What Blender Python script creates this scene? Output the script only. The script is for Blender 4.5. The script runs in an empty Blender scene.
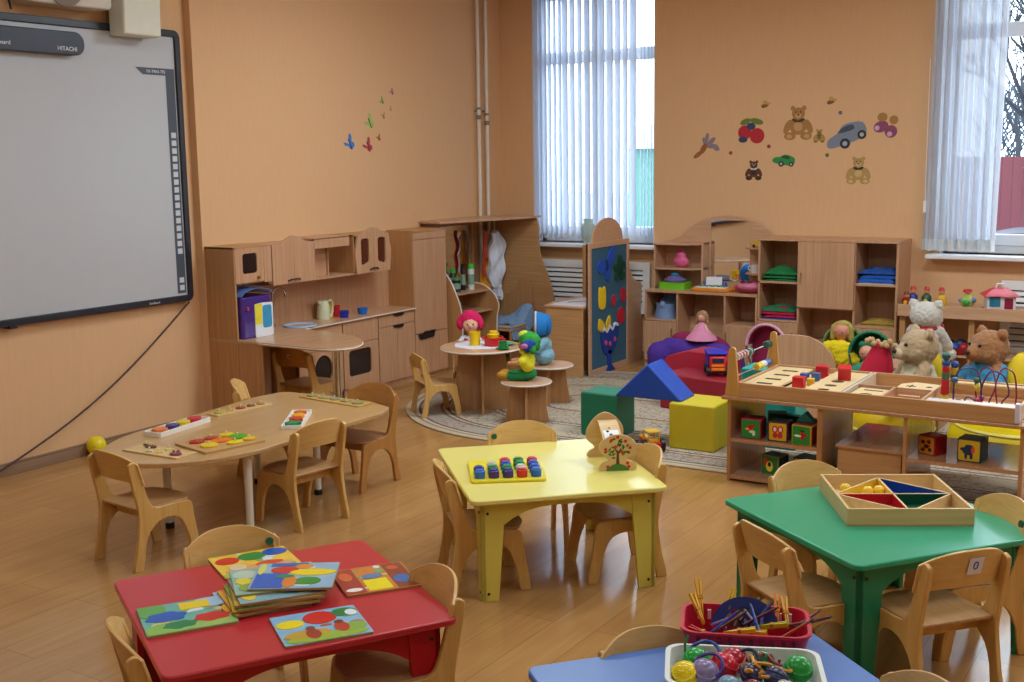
import bpy, bmesh, math, random
from mathutils import Vector, Matrix, Euler, noise
R = math.radians
PI = math.pi
random.seed(7)
scene = bpy.context.scene
COL = scene.collection

# ---------------------------------------------------------------- camera
cam_d = bpy.data.cameras.new('camera')
cam = bpy.data.objects.new('camera', cam_d); COL.objects.link(cam)
cam_d.sensor_width = 36.0
cam_d.lens = 36.0 * 1177.84 / 1024.0
cam_d.clip_start = 0.05; cam_d.clip_end = 200
yaw, pitch, roll = R(-32.257), R(8.8656), R(0.82994)
fw = Vector((math.sin(yaw) * math.cos(pitch), math.cos(yaw) * math.cos(pitch), -math.sin(pitch)))
rt = Vector((math.cos(yaw), -math.sin(yaw), 0)); dn = fw.cross(rt)
r2 = rt * math.cos(roll) + dn * math.sin(roll); d2 = -rt * math.sin(roll) + dn * math.cos(roll)
cam.matrix_world = Matrix(((r2.x, -d2.x, -fw.x, 0), (r2.y, -d2.y, -fw.y, 0), (r2.z, -d2.z, -fw.z, 1.85), (0, 0, 0, 1)))
scene.camera = cam

# ---------------------------------------------------------------- world, fill lights, exposure
scene.view_settings.view_transform = 'Standard'
scene.view_settings.look = 'None'
scene.view_settings.gamma = 1.0
scene.view_settings.use_curve_mapping = False
scene.view_settings.exposure = 0.46
world = bpy.data.worlds.new('world'); scene.world = world
world.use_nodes = True
bgn = world.node_tree.nodes['Background']
bgn.inputs[0].default_value = (0.74, 0.88, 1.0, 1)
bgn.inputs[1].default_value = 4.8

def area(name, loc, rot, sx, sy, power, color, portal=False):
    d = bpy.data.lights.new(name, 'AREA'); d.shape = 'RECTANGLE'; d.size = sx; d.size_y = sy
    d.energy = power; d.color = color
    if portal: d.cycles.is_portal = True
    o = bpy.data.objects.new(name, d); COL.objects.link(o); o.location = loc; o.rotation_euler = rot
    return o
area('window_portal', (-5.2, 9.86, 2.2), (R(-90), 0, 0), 1.2, 2.5, 1, (1, 1, 1), True)
area('window_portal', (-1.15, 9.86, 2.2), (R(-90), 0, 0), 1.9, 2.5, 1, (1, 1, 1), True)
area('window_portal', (2.9, 9.86, 2.2), (R(-90), 0, 0), 1.9, 2.5, 1, (1, 1, 1), True)
for lx in (-3.9, -1.4, 1.4):
    for ly, lp in ((0.6, 9), (3.6, 20), (6.6, 42)):
        area('ceiling_fill', (lx, ly, 3.44), (0, 0, 0), 1.2, 0.6, lp, (0.80, 0.92, 1.0))  # unseen area lights added under the ceiling to fill the room

# ---------------------------------------------------------------- materials
def lin(c):
    if isinstance(c, str):
        c = c.lstrip('#'); c = [int(c[i:i + 2], 16) / 255 for i in (0, 2, 4)]
    else: c = [v / 255 for v in c]
    return tuple((v / 12.92 if v <= .04045 else ((v + .055) / 1.055) ** 2.4) for v in c) + (1,)
_m = {}
def newmat(name):
    m = bpy.data.materials.new(name); m.use_nodes = True
    nt = m.node_tree; b = nt.nodes['Principled BSDF']
    return m, nt, b
def M(c, rough=.5, var=.06, bump=0, scale=12, metal=0, trans=0, coat=0, sheen=0, alpha=1, spec=.5):
    key = (str(c), rough, var, bump, scale, metal, trans, coat, sheen, alpha, spec)
    if key in _m: return _m[key]
    m, nt, b = newmat('surface_' + (c.strip('#') if isinstance(c, str) else '_'.join(map(str, c))))
    b.inputs['Roughness'].default_value = rough; b.inputs['Metallic'].default_value = metal
    b.inputs['Transmission Weight'].default_value = trans; b.inputs['Coat Weight'].default_value = coat
    b.inputs['Sheen Weight'].default_value = sheen; b.inputs['Alpha'].default_value = alpha
    b.inputs['Specular IOR Level'].default_value = spec
    L = lin(c)
    tc = nt.nodes.new('ShaderNodeTexCoord'); n = nt.nodes.new('ShaderNodeTexNoise')
    n.inputs['Scale'].default_value = scale; n.inputs['Detail'].default_value = 3
    nt.links.new(tc.outputs['Object'], n.inputs['Vector'])
    mx = nt.nodes.new('ShaderNodeMix'); mx.data_type = 'RGBA'
    mx.inputs[6].default_value = tuple(v * (1 - var) for v in L[:3]) + (1,)
    mx.inputs[7].default_value = tuple(min(1, v * (1 + var)) for v in L[:3]) + (1,)
    nt.links.new(n.outputs['Fac'], mx.inputs[0]); nt.links.new(mx.outputs[2], b.inputs['Base Color'])
    if bump:
        bp = nt.nodes.new('ShaderNodeBump'); bp.inputs['Strength'].default_value = bump; bp.inputs['Distance'].default_value = .01
        n2 = nt.nodes.new('ShaderNodeTexNoise'); n2.inputs['Scale'].default_value = scale * 6; n2.inputs['Detail'].default_value = 4
        nt.links.new(tc.outputs['Object'], n2.inputs['Vector'])
        nt.links.new(n2.outputs['Fac'], bp.inputs['Height']); nt.links.new(bp.outputs['Normal'], b.inputs['Normal'])
    _m[key] = m
    return m
def W(c1, c2, axis='z', rough=.4, scale=1.0, coat=0):
    key = ('w', str(c1), str(c2), axis, rough, scale, coat)
    if key in _m: return _m[key]
    m, nt, b = newmat('wood_' + str(c1).strip('#') + '_' + axis)
    b.inputs['Roughness'].default_value = rough; b.inputs['Coat Weight'].default_value = coat
    tc = nt.nodes.new('ShaderNodeTexCoord'); mp = nt.nodes.new('ShaderNodeMapping')
    s = {'x': (1.5, 40, 40), 'y': (40, 1.5, 40), 'z': (40, 40, 1.5)}[axis]
    mp.inputs['Scale'].default_value = tuple(v * scale for v in s)
    nt.links.new(tc.outputs['Object'], mp.inputs[0])
    n = nt.nodes.new('ShaderNodeTexNoise'); n.inputs['Scale'].default_value = 1.6; n.inputs['Detail'].default_value = 5
    n.inputs['Distortion'].default_value = .4
    nt.links.new(mp.outputs[0], n.inputs['Vector'])
    cr = nt.nodes.new('ShaderNodeValToRGB'); cr.color_ramp.elements[0].position = .3; cr.color_ramp.elements[1].position = .72
    cr.color_ramp.elements[0].color = lin(c2); cr.color_ramp.elements[1].color = lin(c1)
    nt.links.new(n.outputs['Fac'], cr.inputs[0]); nt.links.new(cr.outputs[0], b.inputs['Base Color'])
    _m[key] = m
    return m
BEECH = W('#dcb068', '#cc9a50', 'z', .35)            # chair side frames
BEECHB = W('#e0b672', '#d0a25a', 'x', .35)           # chair backs and seats
SEAT = W('#b98c5c', '#a67a4c', 'y', .35)
CAB = W('#cfa07c', '#bb8c66', 'z', .38)              # laminate of the toy kitchen and shelves
CABX = W('#d4a886', '#c19470', 'x', .3)
CABY = W('#d4a886', '#c19470', 'y', .3)
CABD = W('#c39160', '#ae7c4b', 'z', .4)
CABDX = W('#cc9c6a', '#b88856', 'x', .3)
PLY = W('#ddbb85', '#cfa86c', 'x', .4)
PLY2 = W('#e4c999', '#d8b884', 'y', .4)
EDGE = M('#e6ddcf', .4)
WHITE = M('#f0f0f0', .35, .02)
DARK = M('#1c1a1a', .5)
BLACK = M('#141416', .35)
CHROME = M('#d8d8d8', .15, .0, metal=1)
RED = M('#c8202c', .35); BLUE = M('#2050b8', .35); GREEN = M('#0f8a4a', .35); YEL = M('#f0c81a', .35)
ORANGE = M('#e8702a', .4); PURPLE = M('#5a3a9a', .5); TEAL = M('#20a8a0', .4); PINK = M('#e05090', .45)
SKIN = M('#e8b090', .45, .02)

# ---------------------------------------------------------------- mesh builder
class MB:
    def __init__(s): s.v = []; s.f = []; s.m = []; s.mi = 0; s.X = Matrix.Identity(4)
    def at(s, loc=(0, 0, 0), rz=0, rx=0, ry=0, sc=1):
        s.X = Matrix.Translation(loc) @ Euler((rx, ry, rz)).to_matrix().to_4x4() @ Matrix.Scale(sc, 4); return s
    def mat(s, i): s.mi = i; return s
    def add(s, vs, fs):
        n = len(s.v); s.v += [tuple(s.X @ Vector(v)) for v in vs]
        s.f += [tuple(i + n for i in f) for f in fs]; s.m += [s.mi] * len(fs); return s
    def box(s, x0, x1, y0, y1, z0, z1):
        return s.add([(x0, y0, z0), (x1, y0, z0), (x1, y1, z0), (x0, y1, z0), (x0, y0, z1), (x1, y0, z1), (x1, y1, z1), (x0, y1, z1)],
                     [(0, 3, 2, 1), (4, 5, 6, 7), (0, 1, 5, 4), (1, 2, 6, 5), (2, 3, 7, 6), (3, 0, 4, 7)])
    def prism(s, pts, ax, a0, a1):
        if ax == 'x': g = lambda p, a: (a, p[0], p[1])
        elif ax == 'y': g = lambda p, a: (p[0], a, p[1])
        else: g = lambda p, a: (p[0], p[1], a)
        n = len(pts)
        return s.add([g(p, a0) for p in pts] + [g(p, a1) for p in pts],
                     [tuple(range(n))[::-1], tuple(range(n, 2 * n))] + [(i, (i + 1) % n, n + (i + 1) % n, n + i) for i in range(n)])
    def lathe(s, prof, seg=20, c=(0, 0, 0), cap=True):
        vs = []; fs = []; n = len(prof)
        for r, z in prof:
            for k in range(seg):
                a = 2 * PI * k / seg; vs.append((c[0] + r * math.cos(a), c[1] + r * math.sin(a), c[2] + z))
        for i in range(n - 1):
            for k in range(seg):
                k2 = (k + 1) % seg; fs.append((i * seg + k, i * seg + k2, (i + 1) * seg + k2, (i + 1) * seg + k))
        if cap: fs += [tuple(range(seg))[::-1], tuple(range((n - 1) * seg, n * seg))]
        return s.add(vs, fs)
    def cyl(s, x, y, z0, z1, r, r1=None, seg=20): return s.lathe([(r, z0), (r if r1 is None else r1, z1)], seg, (x, y, 0))
    def ell(s, c, r, seg=16, rings=10):
        if not hasattr(r, '__len__'): r = (r, r, r)
        vs = [(c[0], c[1], c[2] - r[2])]; fs = []
        for i in range(1, rings):
            t = -PI / 2 + PI * i / rings
            for k in range(seg):
                a = 2 * PI * k / seg
                vs.append((c[0] + r[0] * math.cos(t) * math.cos(a), c[1] + r[1] * math.cos(t) * math.sin(a), c[2] + r[2] * math.sin(t)))
        vs.append((c[0], c[1], c[2] + r[2])); T = len(vs) - 1
        for k in range(seg):
            k2 = (k + 1) % seg; fs.append((0, 1 + k2, 1 + k)); fs.append((T, T - seg + k, T - seg + k2))
            for i in range(rings - 2): fs.append((1 + i * seg + k, 1 + i * seg + k2, 1 + (i + 1) * seg + k2, 1 + (i + 1) * seg + k))
        return s.add(vs, fs)
    def tube(s, path, r, seg=8, closed=False):
        P = [Vector(p) for p in path]; n = len(P); vs = []; fs = []; up = Vector((0, 0, 1)); prev = None
        for i, p in enumerate(P):
            t = (P[(i + 1) % n] - P[i - 1]) if closed else (P[min(i + 1, n - 1)] - P[max(i - 1, 0)])
            t.normalize()
            if prev is None:
                a = t.cross(up)
                if a.length < .1: a = t.cross(Vector((1, 0, 0)))
            else: a = prev - t * prev.dot(t)
            a.normalize(); prev = a; b = t.cross(a); rr = r[i] if hasattr(r, '__len__') else r
            for k in range(seg):
                q = 2 * PI * k / seg; vs.append(tuple(p + a * (rr * math.cos(q)) + b * (rr * math.sin(q))))
        for i in range(n if closed else n - 1):
            j = (i + 1) % n
            for k in range(seg):
                k2 = (k + 1) % seg; fs.append((i * seg + k, i * seg + k2, j * seg + k2, j * seg + k))
        if not closed: fs += [tuple(range(seg))[::-1], tuple(range((n - 1) * seg, n * seg))]
        return s.add(vs, fs)
    def torus(s, c, Rr, r, seg=24, sg=8): return s.tube([(c[0] + Rr * math.cos(2 * PI * k / seg), c[1] + Rr * math.sin(2 * PI * k / seg), c[2]) for k in range(seg)], r, sg, True)
    def grid(s, nx, ny, fn, th=0, direction=None):
        """sheet fn(u,v) -> point; with th a closed slab offset along `direction` or the local normal"""
        P = [[Vector(fn(i / nx, j / ny)) for i in range(nx + 1)] for j in range(ny + 1)]
        w = nx + 1; n = w * (ny + 1)
        vs = [tuple(p) for row in P for p in row]; fs = [(j * w + i, j * w + i + 1, (j + 1) * w + i + 1, (j + 1) * w + i) for j in range(ny) for i in range(nx)]
        if th:
            for j in range(ny + 1):
                for i in range(nx + 1):
                    if direction: nn = Vector(direction)
                    else:
                        a = P[j][min(i + 1, nx)] - P[j][max(i - 1, 0)]; b = P[min(j + 1, ny)][i] - P[max(j - 1, 0)][i]
                        nn = a.cross(b)
                        nn = nn.normalized() if nn.length > 1e-9 else Vector((0, 0, 1))
                    vs.append(tuple(P[j][i] + nn * th))
            fs += [(n + j * w + i, n + (j + 1) * w + i, n + (j + 1) * w + i + 1, n + j * w + i + 1) for j in range(ny) for i in range(nx)]
            for i in range(nx):
                fs.append((i, n + i, n + i + 1, i + 1)); b = ny * w; fs.append((b + i, b + i + 1, n + b + i + 1, n + b + i))
            for j in range(ny):
                fs.append((j * w, (j + 1) * w, n + (j + 1) * w, n + j * w)); e = nx; fs.append((j * w + e, n + j * w + e, n + (j + 1) * w + e, (j + 1) * w + e))
        return s.add(vs, fs)

def build(name, mb, mats, parent=None, bev=0, ang=38, loc=None, rz=0, seg=2):
    me = bpy.data.meshes.new(name); me.from_pydata(mb.v, [], mb.f)
    if not isinstance(mats, (list, tuple)): mats = [mats]
    for m in mats: me.materials.append(m)
    me.polygons.foreach_set('material_index', mb.m)
    bm = bmesh.new(); bm.from_mesh(me); bmesh.ops.recalc_face_normals(bm, faces=bm.faces); bm.to_mesh(me); bm.free()
    me.shade_smooth(); me.set_sharp_from_angle(angle=R(ang)); me.update()
    o = bpy.data.objects.new(name, me); COL.objects.link(o)
    if parent: o.parent = parent
    if loc is not None: o.location = loc
    o.rotation_euler.z = rz
    if bev:
        b = o.modifiers.new('bevel', 'BEVEL'); b.width = bev; b.segments = seg; b.limit_method = 'ANGLE'; b.angle_limit = R(40)
    return o
def thing(name, label, cat, loc=(0, 0, 0), rz=0, group=None):
    o = bpy.data.objects.new(name, None); o.empty_display_size = .05; COL.objects.link(o)
    o.location = loc; o.rotation_euler.z = rz; return tag(o, label, cat, group)
def tag(o, label=None, cat=None, group=None, kind=None):
    if label: o['label'] = label
    if cat: o['category'] = cat
    if group: o['group'] = group
    if kind: o['kind'] = kind
    return o
def dup(root, loc, rz, label, group=None):
    r = root.copy(); COL.objects.link(r); r.location = loc; r.rotation_euler.z = rz; r['label'] = label
    if group: r['group'] = group
    for ch in list(root.children):
        c = ch.copy(); COL.objects.link(c); c.parent = r
        for g in list(ch.children):
            d = g.copy(); COL.objects.link(d); d.parent = c
    return r
def struct(name, mb, mats, bev=0, **k):
    return tag(build(name, mb, mats, None, bev, **k), kind='structure')
def rpoly(pts, r, n=5):
    out = []; N = len(pts)
    for i in range(N):
        rr = r[i] if hasattr(r, '__len__') else r
        p = Vector(pts[i]); a = Vector(pts[i - 1]); b = Vector(pts[(i + 1) % N])
        if rr <= 0: out.append(tuple(p)); continue
        da = (a - p).normalized(); db = (b - p).normalized()
        h = math.acos(max(-1, min(1, da.dot(db)))) / 2; d = min(rr / math.tan(h), (a - p).length * .49, (b - p).length * .49); rad = d * math.tan(h)
        c = p + (da + db).normalized() * (rad / math.sin(h)); s0 = p + da * d; s1 = p + db * d
        a0 = math.atan2(*(s0 - c).yx); a1 = math.atan2(*(s1 - c).yx); dd = (a1 - a0 + PI) % (2 * PI) - PI
        for k in range(n + 1):
            t = a0 + dd * k / n; out.append((c.x + rad * math.cos(t), c.y + rad * math.sin(t)))
    return out
def rect(x0, x1, y0, y1, r=0, n=5):
    p = [(x0, y0), (x1, y0), (x1, y1), (x0, y1)]
    return rpoly(p, r, n) if r else p
def arc(cx, cy, rx, ry, a0, a1, n): return [(cx + rx * math.cos(R(a0 + (a1 - a0) * k / n)), cy + ry * math.sin(R(a0 + (a1 - a0) * k / n))) for k in range(n + 1)]
def smooth2(pts, n=4, closed=True):
    """Catmull-Rom through 2-D points"""
    out = []; N = len(pts)
    for i in range(N if closed else N - 1):
        g = lambda k: Vector(pts[(i + k) % N]) if closed else Vector(pts[max(0, min(N - 1, i + k))])
        p0, p1, p2, p3 = g(-1), g(0), g(1), g(2)
        for k in range(n):
            t = k / n
            q = .5 * ((2 * p1) + (p2 - p0) * t + (2 * p0 - 5 * p1 + 4 * p2 - p3) * t * t + (3 * p1 - p0 - 3 * p2 + p3) * t ** 3)
            out.append(tuple(q))
    if not closed: out.append(tuple(pts[-1]))
    return out
def frame2(mb, outer, inner, ax, a0, a1):
    """ring between two outlines with the same number of points"""
    n = len(outer)
    if ax == 'x': g = lambda p, a: (a, p[0], p[1])
    elif ax == 'y': g = lambda p, a: (p[0], a, p[1])
    else: g = lambda p, a: (p[0], p[1], a)
    vs = [g(p, a0) for p in outer] + [g(p, a0) for p in inner] + [g(p, a1) for p in outer] + [g(p, a1) for p in inner]
    fs = []
    for i in range(n):
        j = (i + 1) % n
        fs += [(i, j, n + j, n + i), (2 * n + i, 3 * n + i, 3 * n + j, 2 * n + j), (i, 2 * n + i, 2 * n + j, j), (n + i, n + j, 3 * n + j, 3 * n + i)]
    return mb.add(vs, fs)
def blob(name, shapes, mat, parent=None, voxel=.008, smooth=3, jitter=0, loc=None, rz=0, jscale=60, tag_=None):
    """one continuous skin over ellipsoids ('e', centre, radii) and tapered limbs ('c', p0, r0, p1, r1)"""
    mb = MB()
    for s in shapes:
        if s[0] == 'e': mb.ell(s[1], s[2], 20, 12)
        else:
            a, b = Vector(s[1]), Vector(s[3]); n = max(2, int((b - a).length / (min(s[2], s[4]) * .6)) + 1)
            for k in range(n + 1):
                t = k / n; mb.ell(tuple(a.lerp(b, t)), s[2] * (1 - t) + s[4] * t, 14, 8)
    me = bpy.data.meshes.new('tmp'); me.from_pydata(mb.v, [], mb.f)
    bm = bmesh.new(); bm.from_mesh(me); bmesh.ops.recalc_face_normals(bm, faces=bm.faces); bm.to_mesh(me); bm.free()
    o = bpy.data.objects.new('tmp', me); COL.objects.link(o)
    r = o.modifiers.new('r', 'REMESH'); r.mode = 'VOXEL'; r.voxel_size = voxel
    if smooth: sm = o.modifiers.new('s', 'SMOOTH'); sm.iterations = smooth; sm.factor = .5
    dg = bpy.context.evaluated_depsgraph_get()
    m2 = bpy.data.meshes.new_from_object(o.evaluated_get(dg)); m2.name = name
    bpy.data.objects.remove(o)
    if jitter:
        for v in m2.vertices:
            v.co += v.normal * jitter * (noise.noise(v.co * jscale) + .7 * noise.noise(v.co * jscale * 2.3))
    m2.materials.clear(); m2.materials.append(mat); m2.shade_smooth()
    q = bpy.data.objects.new(name, m2); COL.objects.link(q)
    if parent: q.parent = parent
    if loc is not None: q.location = loc
    q.rotation_euler.z = rz
    return q
def text(mb_name, s, size, mat, parent, origin, xdir, ydir, depth=.0008):
    cu = bpy.data.curves.new('t', 'FONT'); cu.body = s; cu.size = size; cu.extrude = depth; cu.align_x = 'CENTER'; cu.align_y = 'CENTER'; cu.resolution_u = 2
    o = bpy.data.objects.new('t', cu); COL.objects.link(o)
    me = bpy.data.meshes.new_from_object(o.evaluated_get(bpy.context.evaluated_depsgraph_get())); bpy.data.objects.remove(o)
    me.name = mb_name; me.materials.clear(); me.materials.append(mat)
    q = bpy.data.objects.new(mb_name, me); COL.objects.link(q); q.parent = parent
    x = Vector(xdir).normalized(); y = Vector(ydir).normalized(); z = x.cross(y)
    m = Matrix((x, y, z)).transposed().to_4x4(); m.translation = Vector(origin); q.matrix_local = m
    return q
# ================================================================ ROOM
XW, XB, YW = -6.2, -6.26, 9.68       # left wall (protruding part), left wall (board part), window wall
XR, YN, ZC = 4.2, -2.6, 3.5
def wallmat(name, c):
    m, nt, b = newmat(name); b.inputs['Roughness'].default_value = .75; b.inputs['Specular IOR Level'].default_value = .3
    tc = nt.nodes.new('ShaderNodeTexCoord')
    mp = nt.nodes.new('ShaderNodeMapping'); mp.inputs['Scale'].default_value = (60, 60, 6)
    nt.links.new(tc.outputs['Object'], mp.inputs[0])
    n = nt.nodes.new('ShaderNodeTexNoise'); n.inputs['Scale'].default_value = 1.0; n.inputs['Detail'].default_value = 4
    nt.links.new(mp.outputs[0], n.inputs['Vector'])
    mx = nt.nodes.new('ShaderNodeMix'); mx.data_type = 'RGBA'; L = lin(c)
    mx.inputs[6].default_value = tuple(v * .94 for v in L[:3]) + (1,); mx.inputs[7].default_value = tuple(v * 1.05 for v in L[:3]) + (1,)
    nt.links.new(n.outputs['Fac'], mx.inputs[0]); nt.links.new(mx.outputs[2], b.inputs['Base Color'])
    bp = nt.nodes.new('ShaderNodeBump'); bp.inputs['Strength'].default_value = .25; bp.inputs['Distance'].default_value = .004
    nt.links.new(n.outputs['Fac'], bp.inputs['Height']); nt.links.new(bp.outputs[0], b.inputs['Normal'])
    return m
WALL = wallmat('peach_wallpaper', '#e2b486')
CEIL = M('#f2efe8', .8)
def floormat():
    m, nt, b = newmat('laminate_floor'); b.inputs['Roughness'].default_value = .16
    tc = nt.nodes.new('ShaderNodeTexCoord')
    mp = nt.nodes.new('ShaderNodeMapping'); mp.inputs['Rotation'].default_value = (0, 0, R(90))
    nt.links.new(tc.outputs['Object'], mp.inputs[0])
    br = nt.nodes.new('ShaderNodeTexBrick'); br.inputs['Scale'].default_value = 1; br.offset = .37
    br.inputs['Brick Width'].default_value = 1.3; br.inputs['Row Height'].default_value = .19
    br.inputs['Mortar Size'].default_value = .0022; br.inputs['Mortar Smooth'].default_value = .3; br.inputs['Bias'].default_value = 0
    br.inputs['Color1'].default_value = lin('#b98a54'); br.inputs['Color2'].default_value = lin('#b0814c'); br.inputs['Mortar'].default_value = lin('#946a3c')
    nt.links.new(mp.outputs[0], br.inputs['Vector'])
    m2 = nt.nodes.new('ShaderNodeMapping'); m2.inputs['Scale'].default_value = (14, 1.3, 1)
    nt.links.new(tc.outputs['Object'], m2.inputs[0])
    n = nt.nodes.new('ShaderNodeTexNoise'); n.inputs['Scale'].default_value = 1.8; n.inputs['Detail'].default_value = 6; n.inputs['Distortion'].default_value = .6
    nt.links.new(m2.outputs[0], n.inputs['Vector'])
    cr = nt.nodes.new('ShaderNodeValToRGB'); cr.color_ramp.elements[0].position = .3; cr.color_ramp.elements[1].position = .7
    cr.color_ramp.elements[0].color = (.84, .82, .79, 1); cr.color_ramp.elements[1].color = (1.0, 1.0, 1.0, 1)
    nt.links.new(n.outputs['Fac'], cr.inputs[0])
    mx = nt.nodes.new('ShaderNodeMix'); mx.data_type = 'RGBA'; mx.blend_type = 'MULTIPLY'; mx.inputs[0].default_value = 1
    nt.links.new(br.outputs['Color'], mx.inputs[6]); nt.links.new(cr.outputs[0], mx.inputs[7]); nt.links.new(mx.outputs[2], b.inputs['Base Color'])
    return m
struct('floor', MB().box(XB - .1, XR + .1, YN - .1, YW + .35, -.08, 0), floormat())
struct('ceiling', MB().box(XB - .1, XR + .1, YN - .1, YW + .35, ZC, ZC + .1), CEIL)
w = MB().box(XB - .2, XB, YN - .1, YW + .35, 0, ZC).box(XB, XW, 5.8, YW, 0, ZC)
struct('wall_left', w, WALL)
struct('wall_right', MB().box(XR, XR + .2, YN - .1, YW + .35, 0, ZC), WALL)
struct('wall_front', MB().box(XB, XR, YN - .2, YN, 0, ZC), WALL)
# window wall with three openings, the third unseen and added for light
OP = [(-5.84, -4.58), (-2.1, -.2), (1.95, 3.85)]; ZS, ZT = 1.05, 3.36
w = MB()
xs = [XB]
for a, b_ in OP: xs += [a, b_]
xs.append(XR)
for i in range(0, len(xs), 2): w.box(xs[i], xs[i + 1], YW, YW + .32, 0, ZC)
for a, b_ in OP: w.box(a, b_, YW, YW + .32, 0, ZS); w.box(a, b_, YW, YW + .32, ZT, ZC)
struct('wall_back', w, WALL)
BASE = W('#9a7a60', '#84664e', 'y', .4)
struct('baseboard_left', MB().box(XB, XB + .02, YN, 5.8, 0, .062).box(XB, XB + .012, YN, 5.8, .062, .078), BASE, .003)
struct('baseboard_back', MB().box(XW, XR, YW - .018, YW, 0, .07), BASE, .003)
REV = M('#d8dbe4', .5)
GLASS, gnt, gb = newmat('window_glass')
gb.inputs['Transmission Weight'].default_value = 1; gb.inputs['Roughness'].default_value = 0; gb.inputs['IOR'].default_value = 1.0; gb.inputs['Specular IOR Level'].default_value = .3
PVC = M('#eef1f6', .3, .01)
def window(name, x0, x1, mulls, trans=2.76):
    o = struct(name, MB().box(x0, x1, YW + .16, YW + .22, ZS, ZS + .07).box(x0, x1, YW + .16, YW + .22, ZT - .07, ZT)
        .box(x0, x0 + .06, YW + .16, YW + .22, ZS, ZT).box(x1 - .06, x1, YW + .16, YW + .22, ZS, ZT), PVC, .004)
    f = MB()
    for mx in mulls: f.box(mx - .055, mx + .055, YW + .15, YW + .21, ZS + .06, ZT - .06)
    f.box(x0 + .05, x1 - .05, YW + .153, YW + .207, trans - .055, trans + .055)
    f.box(x0 + .05, x1 - .05, YW + .155, YW + .205, ZS + .06, ZS + .15)
    build('window_frame', f, PVC, o, .004)
    build('window_pane', MB().box(x0 + .05, x1 - .05, YW + .18, YW + .186, ZS + .05, ZT - .05), GLASS, o)
    build('window_reveal', MB().box(x0, x0 + .006, YW - .002, YW + .16, ZS, ZT).box(x1 - .006, x1, YW - .002, YW + .16, ZS, ZT).box(x0, x1, YW, YW + .16, ZT - .006, ZT), REV, o)
    build('window_sill', MB().box(x0 - .08, x1 + .08, YW - .14, YW + .16, ZS - .035, ZS), PVC, o, .008)
    return o
window('window_1', -5.84, -4.58, [-5.22])
window('window_2', -2.1, -.2, [-1.15])
window('added_window_3', 1.95, 3.85, [2.9])  # third window is out of view, added to bring in more light

# pipes in the corner
PIPE = M('#e8dccb', .35, .03)
for k, (py, px_, lb) in enumerate(((9.24, -6.16, 'thin cream heating pipe running up the peach wall, farther from corner'), (9.36, -6.15, 'thin cream heating pipe running up the peach wall, nearer the window'))):
    p = thing('heating_pipe', lb, 'pipe', (px_, py, 0))
    build('pipe_run', MB().cyl(0, 0, 0, ZC, .017, seg=14), PIPE, p)
    build('coupling', MB().cyl(0, 0, 2.2 - .05 * k, 2.24 - .05 * k, .024, seg=14), M('#8a7a6c', .4), p); build('coupling', MB().cyl(0, 0, 2.29 - .05 * k, 2.31 - .05 * k, .021, seg=14), M('#8a7a6c', .4), p)
    build('bracket', MB().box(XW - px_, 0, -.012, .012, 2.27, 2.29), M('#8a7a6c', .4), p)

# radiator grilles
def grille(x0, x1, z0, z1, label):
    g = thing('radiator_grille', label, 'radiator cover', ((x0 + x1) / 2, YW - .02, z0))
    hw = (x1 - x0) / 2; h = z1 - z0
    f = MB(); frame2(f, rect(-hw, hw, 0, h), rect(-hw + .07, hw - .07, .07, h - .07), 'y', -.03, 0); f.box(-.03, .03, -.029, -.001, .07, h - .07)
    build('grille_frame', f, WHITE, g, .004)
    n = int((h - .14) / .045)
    s = MB()
    for k in range(n):
        z = .08 + k * (h - .14) / n
        s.prism([(-.026, z), (-.004, z + .03), (-.001, z + .026), (-.023, z - .004)], 'x', -hw + .06, hw - .06)
    build('louvre', s, WHITE, g)
    build('backing', MB().box(-hw + .02, hw - .02, .012, .018, .02, h - .02), M('#6a6460', .7), g)
grille(-5.82, -4.6, .42, .89, 'white louvred radiator cover below the left window')
grille(-1.62, -.3, .28, .86, 'white louvred radiator cover below the curtained right window')

# vertical blind in window 1
m, nt, b = newmat('blind_fabric'); b.inputs['Base Color'].default_value = lin('#eef2f8'); b.inputs['Roughness'].default_value = .8
tr = nt.nodes.new('ShaderNodeBsdfTranslucent'); tr.inputs[0].default_value = lin('#e4ecf8'); ad = nt.nodes.new('ShaderNodeMixShader'); ad.inputs[0].default_value = .42
nt.links.new(b.outputs[0], ad.inputs[1]); nt.links.new(tr.outputs[0], ad.inputs[2]); nt.links.new(ad.outputs[0], nt.nodes['Material Output'].inputs[0])
nz = nt.nodes.new('ShaderNodeTexNoise'); nz.inputs['Scale'].default_value = 80; bp = nt.nodes.new('ShaderNodeBump'); bp.inputs['Strength'].default_value = .1
nt.links.new(nz.outputs[0], bp.inputs['Height']); nt.links.new(bp.outputs[0], b.inputs['Normal'])
BLIND = m
vb = thing('vertical_blind', 'white vertical slat blind hanging across the left window', 'blind', (-5.2, YW + .06, ZS))
build('head_rail', MB().box(-.62, .62, -.03, .03, ZT - ZS - .04, ZT - ZS - .005), WHITE, vb, .003)
xsl = -.60; k = 0
while xsl < .61:
    left = xsl < -.36; right = xsl > .44
    a = R(38 if left else (60 if right else 26 + 7 * math.sin(k * 2.1)))
    hw = .044; dx, dy = hw * math.cos(a), hw * math.sin(a)
    def sl(u, v, dx=dx, dy=dy):
        s = u * 2 - 1; bulge = .006 * (1 - s * s)
        return (s * dx + bulge * math.sin(a), -s * dy + bulge * math.cos(a), .03 + v * (ZT - ZS - .08))
    build('slat', MB().grid(6, 1, sl, .0008), BLIND, vb, loc=(xsl, 0, 0))
    build('slat_weight', MB().box(-hw * .9, hw * .9, -.003, .003, .03, .075), WHITE, vb, loc=(xsl, 0, 0), rz=-a)
    xsl += .055 if left else (.035 if right else .078); k += 1
build('pull_cord', MB().tube([(.2, -.05, 2.2), (.2, -.05, .06)], .003, 6), WHITE, vb)

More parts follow.
